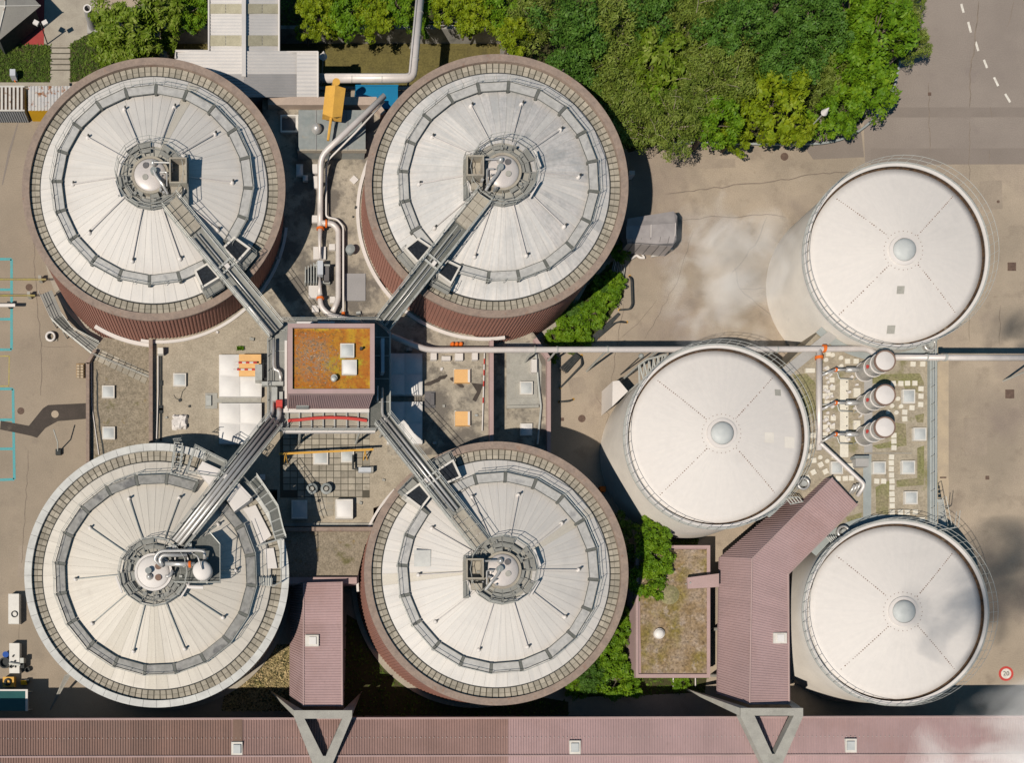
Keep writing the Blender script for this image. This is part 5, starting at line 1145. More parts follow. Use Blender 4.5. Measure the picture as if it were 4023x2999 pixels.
# stair at the roof edge
T = thing('access_stair', 'light steel stair at the corner between planted roof and lower right tank', 'stairs', W(2040, 1120, 0))
mb = MB()
for i in range(9): mb.box(W(2030 + i * .8, 1085 + i * 7, PR - i * .5), 1.0, .3, .06)
mb.rail([W(2032, 1080, PR), W(2044, 1140, PR)], 1., 1., .03); mb.rail([W(2022, 1150, 7), W(2058, 1145, 7), W(2062, 1110, 7)], 1., 1., .03); mb.build('stair_frame', 'galv', T)
simple('roof_ladder', 'small steel ladder joining the middle tank to the mauve roof', 'ladder', (lambda m: [m.tube([W(1700 + i * 7, 1078 - i * .5, 6.4), W(1712 + i * 6, 1092 - i * 1.5, 6.4)], .05, 5) for i in range(5)] and m.tube([W(1698, 1078, 6.4), W(1728, 1076, 6.4)], .06, 5).tube([W(1710, 1092, 6.4), W(1738, 1086, 6.4)], .06, 5))(MB()), 'galv')
simple('roof_ladder', 'small steel ladder joining the lower right tank to the mauve roof', 'ladder', (lambda m: [m.tube([W(1788 + i * 5, 1163 - i * .5, 6.4), W(1800 + i * 4, 1176 - i * 1.5, 6.4)], .05, 5) for i in range(5)] and m)(MB()), 'galv')

# ------------------------------------------------------------------ mauve ribbed roofs
def roofquad(nm, a, b, d, c_, pitch, m, par, amp=.045, along=True):
    A, B, D, C = W(*a), W(*b), W(*d), W(*c_)
    return MB().corr(A, B, D, C, max(2, int((B - A).length / pitch)), amp).build(nm, m, par)
T = thing('long_building', 'very long mauve ribbed roof building along the bottom edge', 'building', W(1100, 1620, 0)); LZ = 6.6
MB().prism([W(x, y, 6.0).to_2d() for x, y in ((-250, 1558), (2500, 1552), (2500, 1730), (-250, 1730))], 0, 6.2).build('wall', 'pink', T)
# tints change along the roof in real panels
segs = [(-250, 1559, 500, 1557.5, 'bronze_a'), (500, 1557.5, 1100, 1556.5, 'mid'), (1100, 1556.5, 2500, 1552, 'pink')]
M['mid'] = mat('mauve_brown_roof', (.32, .205, .18), (.285, .185, .165), .25, grain=.07, gs=4, isl=.06, stain=[(.15, .5, .65, (.25, .16, .135), .7)])
M['bronze_a'] = mat('brown_mauve_roof', (.265, .165, .135), (.235, .15, .125), .25, grain=.08, gs=4, isl=.08, stain=[(.15, .5, .65, (.2, .14, .12), .6)])
for x0, y0, x1, y1, m in segs:
    roofquad('roof', (x0, y0, LZ), (x1, y1, LZ), (x0, y0 + 80, LZ + .6), (x1, y1 + 80, LZ + .6), .235, m, T, .065)
    roofquad('roof', (x0, y0 + 80, LZ + .6), (x1, y1 + 80, LZ + .6), (x0, y0 + 170, LZ), (x1, y1 + 170, LZ), .235, m, T, .065)
mb = MB(); mb.tube([W(-250, 1639.5, LZ + .68), W(2500, 1633, LZ + .68)], .09, 6).tube([W(-250, 1558.5, LZ), W(2500, 1551, LZ)], .12, 6); mb.build('ridge_cap', 'pinktrim', T)
MB().add([W(504, 1557, LZ + .07), W(524, 1557, LZ + .07), W(524, 1607, LZ + .5), W(504, 1607, LZ + .5)], [(3, 2, 1, 0)]).build('replaced_panel', 'bronze', T)
mb = MB()
for i in range(240): mb.box(W(-10 + i * 9.3, 1600 - .0027 * i * 9.3, LZ + .42), .05, .05, .05)
tag(mb.build('roof_screw', 'greyrim', T), kind='stuff')
for x, y, lab in ((512.5, 1622, 'rooflight on the long mauve roof, below the grey rimmed digester'), (1244.5, 1619, 'rooflight on the long mauve roof between the two concrete triangles'), (1842, 1615, 'rooflight on the long mauve roof right of the right concrete triangle')):
    Tq = thing('roof_window', lab, 'skylight', W(x, y, LZ + .5), 'small rooflights on the mauve roofs')
    MB().pb(x - 12, y - 15, x + 12, y + 15, LZ + .3, LZ + .65).build('frame', 'sky_frame', Tq); MB().pb(x - 8, y - 9, x + 8, y + 10, LZ + .6, LZ + .8).build('pane', 'sky_glass', Tq)
def spine(label, left, ridge, right, zl, zrr, zrt, pitch, loc):
    T = thing('conveyor_gallery', label, 'building', loc)
    Lp = [W(*p, z) for p, z in zip(left, zl)]; Rg = [W(*p, z) for p, z in zip(ridge, zrr)]; Rt = [W(*p, z) for p, z in zip(right, zrt)]
    up = Vector((0, 0, .04))
    for i in range(len(ridge) - 1):
        n = max(2, int((Rg[i + 1] - Rg[i]).length / pitch))
        MB().corr(Rg[i], Rg[i + 1], Rt[i], Rt[i + 1], n, .045).build('roof', 'pink', T)
        MB().corr(Lp[i], Lp[i + 1], Rg[i], Rg[i + 1], n, .045).build('roof_slope', 'pink', T)
        mb = MB()
        for P0, P1 in ((Lp[i], Lp[i + 1]), (Rt[i], Rt[i + 1])): mb.add([P0, P1, (P1.x, P1.y, 2.6), (P0.x, P0.y, 2.6)], [(0, 1, 2, 3)])
        mb.add([(p.x, p.y, 2.62) for p in (Lp[i], Lp[i + 1], Rt[i + 1], Rt[i])], [(0, 1, 2, 3)])
        mb.build('wall', 'pink', T)
        for f in (.15, .5, .85):
            for A_, B_ in ((Lp, Rt), (Rt, Lp)):
                p = A_[i].lerp(A_[i + 1], f).lerp(B_[i].lerp(B_[i + 1], f), .12); MB().tube([(p.x, p.y, 0), (p.x, p.y, 2.62)], .16, 8).build('post', 'concgrey', T)
    mb = MB()
    for i in (0, -1): mb.add([Lp[i], Rg[i], Rt[i], (Rt[i].x, Rt[i].y, 2.6), (Lp[i].x, Lp[i].y, 2.6)], [(0, 1, 2, 3, 4)])
    mb.build('end_wall', 'pink', T)
    mb = MB().tube([p + up for p in Rg], .07, 6).tube([p + up for p in Rt], .09, 6); mb.build('ridge_cap', 'pinktrim', T)
    return T
g1 = spine('straight mauve ribbed gallery roof between the two lower digesters', [(628, 1262), (627, 1506)], [(657, 1262), (657, 1530)], [(740, 1260), (740.5, 1530)], (2.9, 2.9), (6.9, 6.9), (6.9, 6.9), .235, W(690, 1400, 0))
g2 = spine('bent mauve ribbed gallery roof leading up to the white tanks', [(1762, 1033), (1558, 1207), (1553, 1503)], [(1801, 1035), (1627, 1210), (1622, 1526)], [(1855, 1092), (1705, 1243), (1707, 1526)], (2.9, 2.9, 2.9), (6.9, 6.9, 6.9), (6.5, 6.5, 6.6), .235, W(1640, 1350, 0))
for x, y, w_, h_, lab in ((675, 1387.5, 29, 25, 'rooflight on the straight gallery roof between the lower digesters'), (1688.5, 1382, 29, 23, 'rooflight on the bent gallery roof beside the lower right tank')):
    Tq = thing('roof_window', lab, 'skylight', W(x, y, 6.5), 'small rooflights on the mauve roofs')
    MB().pb(x - w_ / 2, y - h_ / 2, x + w_ / 2, y + h_ / 2, 6.0 if x > 1000 else 6.8, 6.85 if x > 1000 else 7.15).build('frame', 'sky_frame', Tq); MB().pb(x - 6, y - 8, x + 9, y + 8, 6.7 if x > 1000 else 7.0, 6.93 if x > 1000 else 7.24).build('pane', 'sky_white', Tq)
# concrete triangle frames
def triframe(label, x0, x1, y0, y1, ya, xa, ixl, ixr, iy, ixa, iya, tipx, tipy):
    z1, z0 = 8.1, 7.3
    T = thing('concrete_tripod', label, 'support', W((x0 + x1) / 2, y0, 0), 'triangular concrete frames over the long roof')
    out = [W(x, y, z1).to_2d() for x, y in ((x0, y0), (x1, y0), (x1, y1), (xa + 16, ya), (xa - 16, ya), (x0, y1))]
    inn = [W(x, y, z1).to_2d() for x, y in ((ixl, iy), (ixr, iy), (ixa + 3, iya), (ixa - 3, iya))]
    o3 = lambda ps, z: [Vector((p.x, p.y, z)) for p in ps]
    V = o3(out, z1) + o3(inn, z1) + o3(out, z0) + o3(inn, z0)
    fs = [(0, 6, 7, 1), (1, 7, 8, 2), (2, 8, 3), (3, 8, 9, 4), (4, 9, 5), (5, 9, 6, 0)]
    f2 = [tuple(i + 10 for i in reversed(f)) for f in fs]
    f3 = [((i + 1) % 6, i, i + 10, (i + 1) % 6 + 10) for i in range(6)] + [(6 + i, 6 + (i + 1) % 4, 16 + (i + 1) % 4, 16 + i) for i in range(4)]
    MB().add(V, [tuple(reversed(f)) for f in fs] + [tuple(reversed(f)) for f in f2] + f3).build('triangle', 'concgrey', T)
    for sx, px in ((-1, x0), (1, x1)):
        P0, P1 = W(px - sx * 1, y0 + 1, z1 - .03), W(px - sx * 1, y1, z1 - .03); P2 = W(px - sx * 22, y0 + 1, z1 - .03); t_ = W(tipx if sx < 0 else tipx + 197, tipy, 0)
        MB().add([P0, P2, P1, Vector((t_.x, t_.y, 0)), Vector((t_.x + .1, t_.y, 0)), Vector((t_.x, t_.y - .1, 0))], [(0, 1, 2), (0, 2, 5, 3), (2, 1, 4, 5), (1, 0, 3, 4), (3, 5, 4)]).build('leg', 'concgrey', T)
    p = W(xa, ya - 4, z1); MB().tube([(p.x, p.y, 0), (p.x, p.y, z0)], .35, 12).build('leg', 'concgrey', T)
triframe('triangular concrete frame below the straight mauve gallery', 636.5, 762, 1538.5, 1553, 1668, 698, 659, 741, 1556.5, 702, 1637.5, 585, 1497)
triframe('triangular concrete frame below the bent mauve gallery', 1603, 1738, 1533.5, 1552, 1664, 1673, 1633, 1718, 1550, 1674, 1633, 1477, 1489)

# ------------------------------------------------------------------ sedum hut
T = thing('sedum_hut', 'low hut with brown sedum roof and mauve edge beside the tree', 'building', W(1457, 1320, 0)); HZ = 3.0
MB().pb(1378, 1182, 1535, 1466, 0, HZ).build('wall', 'pink', T)
MB().pp([(1384, 1190), (1532, 1190), (1530, 1458), (1388, 1458)], HZ - .02, HZ + .1).build('sedum_roof', 'sedum', T)
mb = MB().pb(1530, 1181, 1537, 1468, HZ - .3, HZ + .18).pb(1376, 1460, 1530, 1468, HZ - .3, HZ + .18).pb(1376, 1181, 1530, 1187, HZ - .3, HZ + .18).pb(1376, 1187, 1382, 1460, HZ - .3, HZ + .18); mb.build('roof_edge', 'pinktrim', T)
a0 = W(1427, 1372, HZ + .4); MB().cyl((a0.x, a0.y, HZ + .1), .5, .3, 24).build('skylight_curb', 'white', T); MB().dome((a0.x, a0.y, HZ + .4), .44, .25, 24, 5).build('skylight_dome', 'sky_white', T, True)
MB().lathe(W(1448, 1288, HZ), [(.95, .1), (.8, .16), (.5, .24), (1e-3, .28)], 20).build('sedum_mound', 'bed', T)
T = thing('canopy', 'narrow mauve canopy joining the hut to the bent gallery', 'canopy', W(1518, 1258, 0))
MB().prism([W(x, y, 4.1).to_2d() for x, y in ((1487, 1251), (1556, 1242), (1556, 1271), (1489, 1275))], 3.9, 4.1).build('roof', 'pinktrim', T)
for x, y in ((1495, 1262),): p = W(x, y, 4.3); MB().tube([(p.x, p.y, 3), (p.x, p.y, 4.2)], .08, 8).build('post', 'galv', T)
mb = MB()
for x in (1457, 1505): mb.tube([W(x, 1468, .9), W(x, 1488, .1)], .06, 6)
simple('hand_rail', 'pair of short white rails at the south wall of the sedum hut', 'railing', mb, 'white')

# ------------------------------------------------------------------ things in the yards
T = thing('covered_trailer', 'grey tarpaulin covered trailer parked by the northeast digester', 'trailer', W(1410, 505, 0))
A = [W(x, y, 2.6) for x, y in ((1358, 473), (1458, 457), (1466, 468), (1464, 520), (1455, 534), (1358, 527))]
ridge = [W(1356, 490, 3.0), W(1462, 483, 3.0), W(1461, 511, 2.95), W(1356, 517, 2.95)]
mb = MB(); n = 6
base = [Vector((p.x, p.y, .5)) for p in A]
mb.add(A + ridge + base, [(0, 6, 7, 1), (1, 7, 2), (2, 7, 8, 3), (3, 8, 4), (4, 8, 9, 5), (6, 9, 8, 7), (0, 5, 9, 6), (0, 1, 11, 10), (1, 2, 12, 11), (2, 3, 13, 12), (3, 4, 14, 13), (4, 5, 15, 14), (5, 0, 10, 15)])
mb.build('tarpaulin', 'tarp', T)
MB().prism([W(x, y, 2.63).to_2d() for x, y in ((1359, 526), (1454, 533), (1463, 521), (1461, 514), (1357, 519))], 2.5, 2.72).build('front_flap', 'tarpdark', T)
mb = MB()
for f in (0., .5, 1.): mb.tube([ridge[0].lerp(ridge[1], f) + Vector((0, 0, .03)), ridge[3].lerp(ridge[2], f) + Vector((0, 0, .03))], .03, 5)
mb.build('roof_bow', 'white', T)
for x, y in ((1385, 535), (1425, 535)):
    p = W(x, y, .4); MB().tube([p + Vector((0, -.12, 0)), p + Vector((0, .12, 0))], .38, 16).build('wheel', 'dark', T)
MB().tube([W(1388, 542, .6), W(1450, 533, .6)], .06, 6).tube([W(1380, 540, .5), W(1394, 556, .4)], .07, 6).build('drawbar', 'white', T)
for f in (.12, .3, .5, .7, .88):
    q0, q1 = A[5].lerp(A[4], f), base[5].lerp(base[4], f); d_ = Vector((0, -.03, 0)); MB().tube([ridge[3].lerp(ridge[2], f) + Vector((0, 0, .02)), q0 + d_ + Vector((0, 0, .02)), q1 + d_], .018, 4).build('lashing_strap', 'dark', T)
MB().prism([W(x, y, .9).to_2d() for x, y in ((1360, 533), (1456, 540), (1457, 537), (1360, 530))], .5, .9).build('side_board', 'galv', T)
T = thing('loading_step', 'pale slatted step lying beside the covered trailer', 'step', W(1425, 548, 0))
MB().prism([W(x, y, .25).to_2d() for x, y in ((1410, 547), (1438, 541), (1439, 550), (1410, 556))], .05, .25).build('step', 'container_white', T)
T = thing('pipe_stack', 'blue grey steel pipes stacked beside the bush', 'pipes', W(1345, 590, 0))
for i in range(8): MB().tube([W(1330 + i * 3.2, 560 + i * 2, .3 + .2 * (i % 2)), W(1322 + i * 3.6, 598 + i * 2, .3 + .2 * (i % 2))], .05, 6).build('pipe', 'galv', T)
simple('bent_pipe', 'pale bent pipe piece on the ground by the pipe stack', 'pipe', MB().pipe([W(1366, 560, .3), W(1378, 552, .3), W(1385, 558, .3), W(1395, 558, .3)], .12, 8), 'white')
def hoop(pts, z, label):
    T = thing('guard_rail', label, 'barrier', W(pts[0][0], pts[0][1], 0), 'black tube guard rails on the yard')
    MB().pipe([W(x, y, z_) for (x, y), z_ in zip(pts, [.1] + [z] * (len(pts) - 2) + [.1])], .085, 8, .3).build('rail', 'dark', T)
    for k in (0, -1): MB().cyl(W(*pts[k], .0), .12, .1, 10).build('foot', 'yellow', T)
hoop([(1362, 598), (1366, 604), (1368, 660), (1362, 670), (1340, 671)], .8, 'black tube guard rail round the end of the bush')
hoop([(1356, 698), (1340, 697), (1328, 700), (1294, 732)], .8, 'long black guard rail beside the wide black board')
hoop([(1258, 770), (1259, 790), (1212, 840)], .7, 'black guard rail south of the overhead pipe')
hoop([(1240, 865), (1232, 869), (1210, 870)], .5, 'short black guard rail with yellow end by the annex shadow')
simple('black_board', 'wide black plank lying diagonally on the yard next to the bush', 'board', MB().prism([W(x, y, .3).to_2d() for x, y in ((1337, 677), (1342, 681), (1290, 738), (1262, 745))], .05, .3), 'dark')
T = thing('rail_stack', 'black angled steel rails leaning by the east annex', 'rails', W(1232, 795, 0))
for i in range(4): MB().tube([W(1212 + i * 4, 798 + i * 3, .5), W(1246 + i * 3, 766 + i * 2, .5)], .1, 6).build('rail', 'dark', T)
simple('crate', 'orange crate in the dark shadow by the southeast digester', 'crate', MB().pb(1299, 1053, 1311, 1064, 0, .6), 'orange')
for x, y, lab in ((1405, 662 - 285, 'blue white box in the shadow beside the northeast digester'),):
    simple('cable_cabinet', 'small white cabinet in the shadow east of the northeast digester', 'cabinet', MB().pb(1362, 369, 1374, 378, 0, .9), 'white')
# manholes and drains
for x, y, r, lab in ((1697.5, 339, 8.5, 'round rusty manhole by the kerb of the wood'), (1259, 906.5, 8, 'round manhole beside a faded yellow mark near the annex'), (63, 622, 7.5, 'round manhole beside the long pole by the parking bays'), (45, 890, 7.5, 'dark round manhole above the tar patch'), (119, 897, 8, 'pale round manhole ringed by black tar'), (2160, 436.5, 3.2, 'tiny round valve cover right of the upper white tank')):
    simple('manhole_cover', lab, 'manhole', MB().cyl(W(x, y, 0), L(r), .025, 24), 'manhole' if 'pale' not in lab else 'asphalt', 'round manhole covers')
for x, y, w_, lab in ((2190, 577, 18, 'square rusty drain grate level with the upper white tank'), (2185.5, 853, 19, 'square rusty drain grate below the right overhead pipe'), (2137, 1034.5, 8, 'small rusty drain grate left of the steam shadow'), (2012, 203, 7, 'small dark drain grate on the grey road'), (1217, 908, 7, 'small red drain grate at the edge of the annex shadow'), (2041, 1034, 14, 'thin rusty channel grate on the concrete apron')):
    simple('drain_grate', lab, 'drain', MB().pb(x - w_ / 2, y - (w_ / 2 if w_ != 14 else 1.5), x + w_ / 2, y + (w_ / 2 if w_ != 14 else 1.5), 0, .028), 'manhole', 'square drain grates')
# painted speed limit
def text_mesh(s, size):
    cu = bpy.data.curves.new('txt', 'FONT'); cu.body = s; cu.size = size; cu.align_x = 'CENTER'; cu.align_y = 'CENTER'
    o = bpy.data.objects.new('txt', cu); COL.objects.link(o); dg = bpy.context.evaluated_depsgraph_get(); dg.update()
    me = bpy.data.meshes.new_from_object(o.evaluated_get(dg)); bpy.data.objects.remove(o); return me
p = W(2177, 1459, 0)
T = thing('speed_marking', 'round red and white 20 speed limit painted on the asphalt', 'road marking', p)
MB().cyl((p.x, p.y, .0), .72, .022, 40).build('red_ring', 'red', T); MB().cyl((p.x, p.y, .02), .5, .008, 40).build('white_disc', 'whiteline', T)
me = text_mesh('20', .62); me.materials.clear(); me.materials.append(M['dark']); o = bpy.data.objects.new('numeral', me); COL.objects.link(o); o.parent = T; o.location = (0, 0, .034)
# left yard
T = thing('wire_container', 'white slatted shipping container at the left edge', 'container', W(20, 215, 0), 'shipping containers by the northwest digester')
MB().pb(-60, 185, 53, 240, 0, 1.9).build('body', 'cfront', T)
mb = MB()
for i in range(12): mb.pb(-50 + i * 8.6, 187, -45.5 + i * 8.6, 238, 1.9, 1.98)
MB().sheet([(-60, 185), (53, 185), (53, 240), (-60, 240)], 1.905).build('roof_bed', 'rust', T)
mb.pb(-60, 185, 53, 188, 1.9, 1.99).pb(-60, 237, 53, 240, 1.9, 1.99); mb.build('roof_slat', 'container_white', T)
A = W(53, 240, 1.9); B = W(-60, 240, 1.9); MB().corr((B.x, A.y - .02, .05), (A.x, A.y - .02, .05), (B.x, A.y - .02, 1.9), (A.x, A.y - .02, 1.9), 22, .07).build('side_wall', 'cfront', T)
T = thing('rusty_container', 'rust stained grey container with yellow end against the northwest digester', 'container', W(110, 215, 0), 'shipping containers by the northwest digester')
MB().pb(61, 186, 160, 239.5, 0, 1.85).build('body', 'cyfront', T); MB().corr(W(61, 186, 1.87), W(160, 186, 1.87), W(61, 239.5, 1.87), W(160, 239.5, 1.87), 14, .05).build('roof', 'container_rust', T)
T = thing('kiosk', 'grey pyramid roofed kiosk on the red surface', 'kiosk', W(10, 12, 0))
z1 = 2.7; ap = W(11, 13, 4.0); cs = [W(88, 12, z1), W(-8, 92, z1), W(-70, 12, z1), W(12, -68, z1)]
MB().add(cs + [ap], [(1, 0, 4), (2, 1, 4), (3, 2, 4), (0, 3, 4)]).build('roof', 'kioskroof', T)
MB().prism([(q * .82 + ap * .18).to_2d() for q in cs], 0, 2.65).build('wall', 'dark', T)  # near-black wall colour stands in for the shade below the eaves
mb = MB()
for q in cs: mb.tube([q + Vector((0, 0, .03)), ap + Vector((0, 0, .03))], .06, 6)
mb.build('hip_cap', 'container_white', T)
T = thing('twin_lamp', 'post with two white lamp heads leaning shadow on the paving', 'lamp', W(101, 95, 0))
b0 = W(103, 95, 0); q = Vector((b0.x, b0.y, 3.0)); MB().tube([b0, q], .06, 8).build('pole', 'dark', T)
for s_ in (-1, 1): MB().box((q.x + s_ * .42, q.y + .05, 3.0), .5, .4, .18, .5 * s_).build('lamp_head', 'white', T)
T = thing('flue_pipe', 'short fat grey flue pipe standing beside the hedge', 'flue', W(192, 40, 0))
p = W(189, 18, 2.8); MB().lathe((p.x, p.y, 0), [(.38, 0), (.38, 2.8), (.3, 2.8), (.3, 1.8)], 24).build('pipe', 'greymetal', T, False); MB().lathe((p.x, p.y, 2.78), [(.4, 0), (.4, .06), (.28, .06)], 24).build('rim', 'white', T); MB().box((p.x, p.y, 0), 1., 1.2, .12).build('base', 'ramp', T)
T = thing('white_box', 'white box with an orange cable on the lawn above the containers', 'box', W(27, 158, 0))
MB().pb(21, 149, 33, 163, .1, 1.).build('body', 'bluelid', T); MB().tube([W(28, 165, .2), W(32, 175, .2), W(38, 186, .3)], .05, 6).build('cable', 'orange', T)
for (x0, x1, y, r, m), lab in (((-60, 100, 604, .05, 'yellowline'), 'thin yellow pole lying level beside the northwest digester, upper of two'), ((-60, 76, 639, .05, 'yellowline'), 'thin yellow pole over the parking bays, lower of two'), ((-60, 33, 660, .14, 'white'), 'thick white tube with black end over the parking bays')):
    T = thing('boom_pole', lab, 'pole', W(x1, y, 0)); A, B = W(x0, y, 1.2), W(x1, y, 1.2); MB().tube([A, B], r, 8).tube([A + Vector((0, -.12, 0)), B + Vector((0, -.12, 0))], r * .6, 6).build('arm', m, T)
    q = W(x1 - 10, y + 4, 0); MB().box((q.x, q.y, 0), .3, .45, .8).build('post', 'dark' if r > .1 else 'concgrey', T)
T = thing('hose_coil', 'coiled white hose on a pallet by the brown wall', 'hose', W(110, 731, 0))
MB().torus(W(110, 729, .1), .42, .11).torus(W(110, 729, .28), .4, .1).build('hose', 'white', T, True); MB().pb(99, 733, 124, 738, 0, .12).build('pallet', 'concrete', T)
T = thing('pallet', 'wooden slatted pallet stack against the mossy annex', 'pallet', W(173, 803, 0))
mb = MB()
for i in range(2):
    for j in range(5): mb.pb(166 + i * 8, 790 + j * 6, 172 + i * 8, 794 + j * 6, .3, .5)
mb.build('slat', 'apron', T); MB().pb(165, 787, 182, 817, 0, .3).build('block', 'wood', T)
T = thing('metal_gangway', 'grated steel gangway hugging the foot of the northwest digester', 'walkway', W(140, 700, 0))
pl = [(88, 638), (112, 628), (138, 690), (158, 718), (218, 748), (205, 772), (135, 716), (112, 692)]
outer = [(88, 638), (113, 694), (136, 717), (204, 772)]; inner = [(112, 628), (136, 684), (160, 716), (218, 747)]
for i in range(3): MB().pp([outer[i], outer[i + 1], inner[i + 1], inner[i]], 1.9, 2.0).build('deck', 'grate' if i != 1 else 'gratedark', T)
MB().rail([W(*p, 2) for p in outer], 1.05, 1.3, .03, mids=2).rail([W(*p, 2) for p in inner[1:]], 1.05, 1.3, .03).build('railing', 'galv', T)
for x, y in outer: p = W(x, y, 2); MB().tube([(p.x, p.y, 0), (p.x, p.y, 1.9)], .07, 6).build('post', 'galv', T)
T = thing('flat_case', 'long white case with a black hose ring lying on top', 'case', W(31, 1318, 0))
MB().pb(18, 1286, 41, 1351, 0, .9).build('case', 'plastic', T); MB().torus(W(31.5, 1330, .9), .28, .05).build('hose_ring', 'dark', T)
T = thing('flat_case', 'long white case cluttered with tools beside the yellow pump', 'case', W(31, 1425, 0))
MB().pb(20, 1393, 42, 1458, 0, .9).build('case', 'plastic', T)
mb = MB()
for i in range(6): mb.box(W(R.uniform(23, 40), R.uniform(1412, 1450), .9), R.uniform(.1, .4), R.uniform(.08, .2), .12, R.uniform(0, 3))
mb.build('tool', 'dark', T); MB().tube([W(20, 1436, 1.05), W(44, 1440, 1.05)], .14, 8).build('roller', 'galv', T)
T = thing('machine', 'grey motor unit at the right end of the cluttered white case', 'machine', W(47, 1433, 0)); MB().pb(43, 1425, 51, 1436, 0, 1.).build('body', 'galv', T); MB().pb(44, 1435, 52, 1447, 0, .8).build('motor', 'dark', T)
simple('black_bin', 'round black bin beside the cluttered white case', 'bin', MB().lathe(W(14, 1436, 0), [(.5, 0), (.55, .8), (.42, .8), (.4, .5), (1e-3, .5)], 20), 'dark')
T = thing('pump_unit', 'yellow square pump with a coiled black hose on top', 'pump', W(17, 1477, 0)); MB().pb(6, 1466, 30, 1488, 0, .9).build('body', 'yellow', T); MB().torus(W(17, 1477, .9), .3, .07).torus(W(17, 1477, 1.0), .24, .06).build('hose', 'dark', T)
T = thing('tool_box', 'small yellow box with black lid in the shadow edge', 'box', W(51, 1478, 0)); MB().pb(45, 1474, 57, 1483, 0, .5).build('body', 'cyfront', T); MB().pb(53, 1471, 63, 1478, 0, .45).build('lid', 'dark', T)
simple('blue_drum', 'blue drum peeking out left of the cluttered white case', 'drum', MB().cyl(W(16.5, 1418, 0), .3, .8, 16), 'bluepl')
simple('black_bucket', 'small black bucket alone on the asphalt near the grey rimmed digester', 'bucket', MB().lathe(W(61, 1451, 0), [(.2, 0), (.26, .4), (.2, .4), (.18, .1), (1e-3, .1)], 14), 'dark')
T = thing('glass_canopy', 'dark green glass canopy with white frame in the lower left shadow', 'canopy', W(25, 1515, 0))
MB().pb(-60, 1496, 58, 1540, 2.3, 2.4).build('glass', 'glassgreen', T)
mb = MB().pb(-60, 1493, 60, 1496.5, 2.3, 2.48).pb(55, 1496.5, 60, 1540, 2.3, 2.48); mb.build('frame', 'white', T)
for y in (1498, 1537): p = W(57, y, 2.3); MB().tube([(p.x, p.y, 0), (p.x, p.y, 2.3)], .06, 6).build('post', 'galv', T)
T = thing('slim_pylon', 'slim tapering concrete strut leaning out by the grey rimmed digester', 'support', W(150, 1465, 0))
MB().add([W(140, 1462, 3.4), W(150, 1458, 3.4), W(153, 1462, 3.2), W(108, 1537, .0), W(110, 1538, .0)], [(0, 3, 4, 1), (1, 4, 2), (2, 4, 3, 0), (0, 1, 2)]).build('strut', 'concgrey', T)
T = thing('sign_post', 'bent post standing on the tar patch with a dark concrete foot', 'post', W(126, 960, 0))
MB().tube([W(125, 977, .3), W(125, 958, 1.6), W(116, 930, 2.6)], .06, 8).build('pole', 'galv', T); MB().pb(120, 972, 131, 984, 0, .4).build('foot', 'dark', T)

# ------------------------------------------------------------------ trees
def crown(kind, seed, Rr, hz, nclump, per, leaf, aspect, rc, droop=0.):
    rr = random.Random(seed); mb = MB(); cl = []
    for i in range(nclump):
        u = rr.random() ** .5; a = rr.uniform(0, 2 * PI); r = Rr * u * .88 * (1 + .16 * math.sin(3 * a + seed) + .1 * math.sin(5 * a + 2 * seed))
        z = hz * math.sqrt(max(.02, 1 - (u * .95) ** 2)) * rr.uniform(.30, 1.15)
        cl.append(Vector((r * math.cos(a), r * math.sin(a), z)))
    for p in cl:
        k = rr.uniform(.65, 1.25) * rc; ax = rr.uniform(0, 2 * PI); st = rr.uniform(1., 1.7)
        for _ in range(per):
            d = Vector((rr.gauss(0, 1), rr.gauss(0, 1), rr.gauss(.35, .8))); d.normalize()
            q = d * k * rr.uniform(.55, 1.05); qx = q.x * st; q = Vector((qx * math.cos(ax) - q.y * math.sin(ax), qx * math.sin(ax) + q.y * math.cos(ax), q.z * .65 - droop * rr.random()))
            n = (d + Vector((rr.gauss(0, .45), rr.gauss(0, .45), .55 + rr.gauss(0, .3)))).normalized()
            u = n.orthogonal().normalized(); u.rotate(Matrix.Rotation(rr.uniform(0, 2 * PI), 3, n)); w_ = n.cross(u)
            l = leaf * rr.uniform(.6, 1.4); c0 = p + q
            mb.add([c0 - u * l, c0 + w_ * l * aspect, c0 + u * l, c0 - w_ * l * aspect], [(0, 1, 2, 3)])
    return mb, cl
KIND = {'maple': dict(Rr=3.2, hz=2.4, nclump=44, per=115, leaf=.17, aspect=.55, rc=.66), 'green': dict(Rr=2.6, hz=2.0, nclump=36, per=115, leaf=.145, aspect=.55, rc=.55),
        'dark': dict(Rr=3.6, hz=2.7, nclump=52, per=140, leaf=.13, aspect=.5, rc=.70), 'olive': dict(Rr=3.6, hz=2.5, nclump=56, per=140, leaf=.16, aspect=.3, rc=.70, droop=.5),
        'broad': dict(Rr=2.6, hz=2.0, nclump=42, per=60, leaf=.24, aspect=.42, rc=.55)}
TEMPL = {}
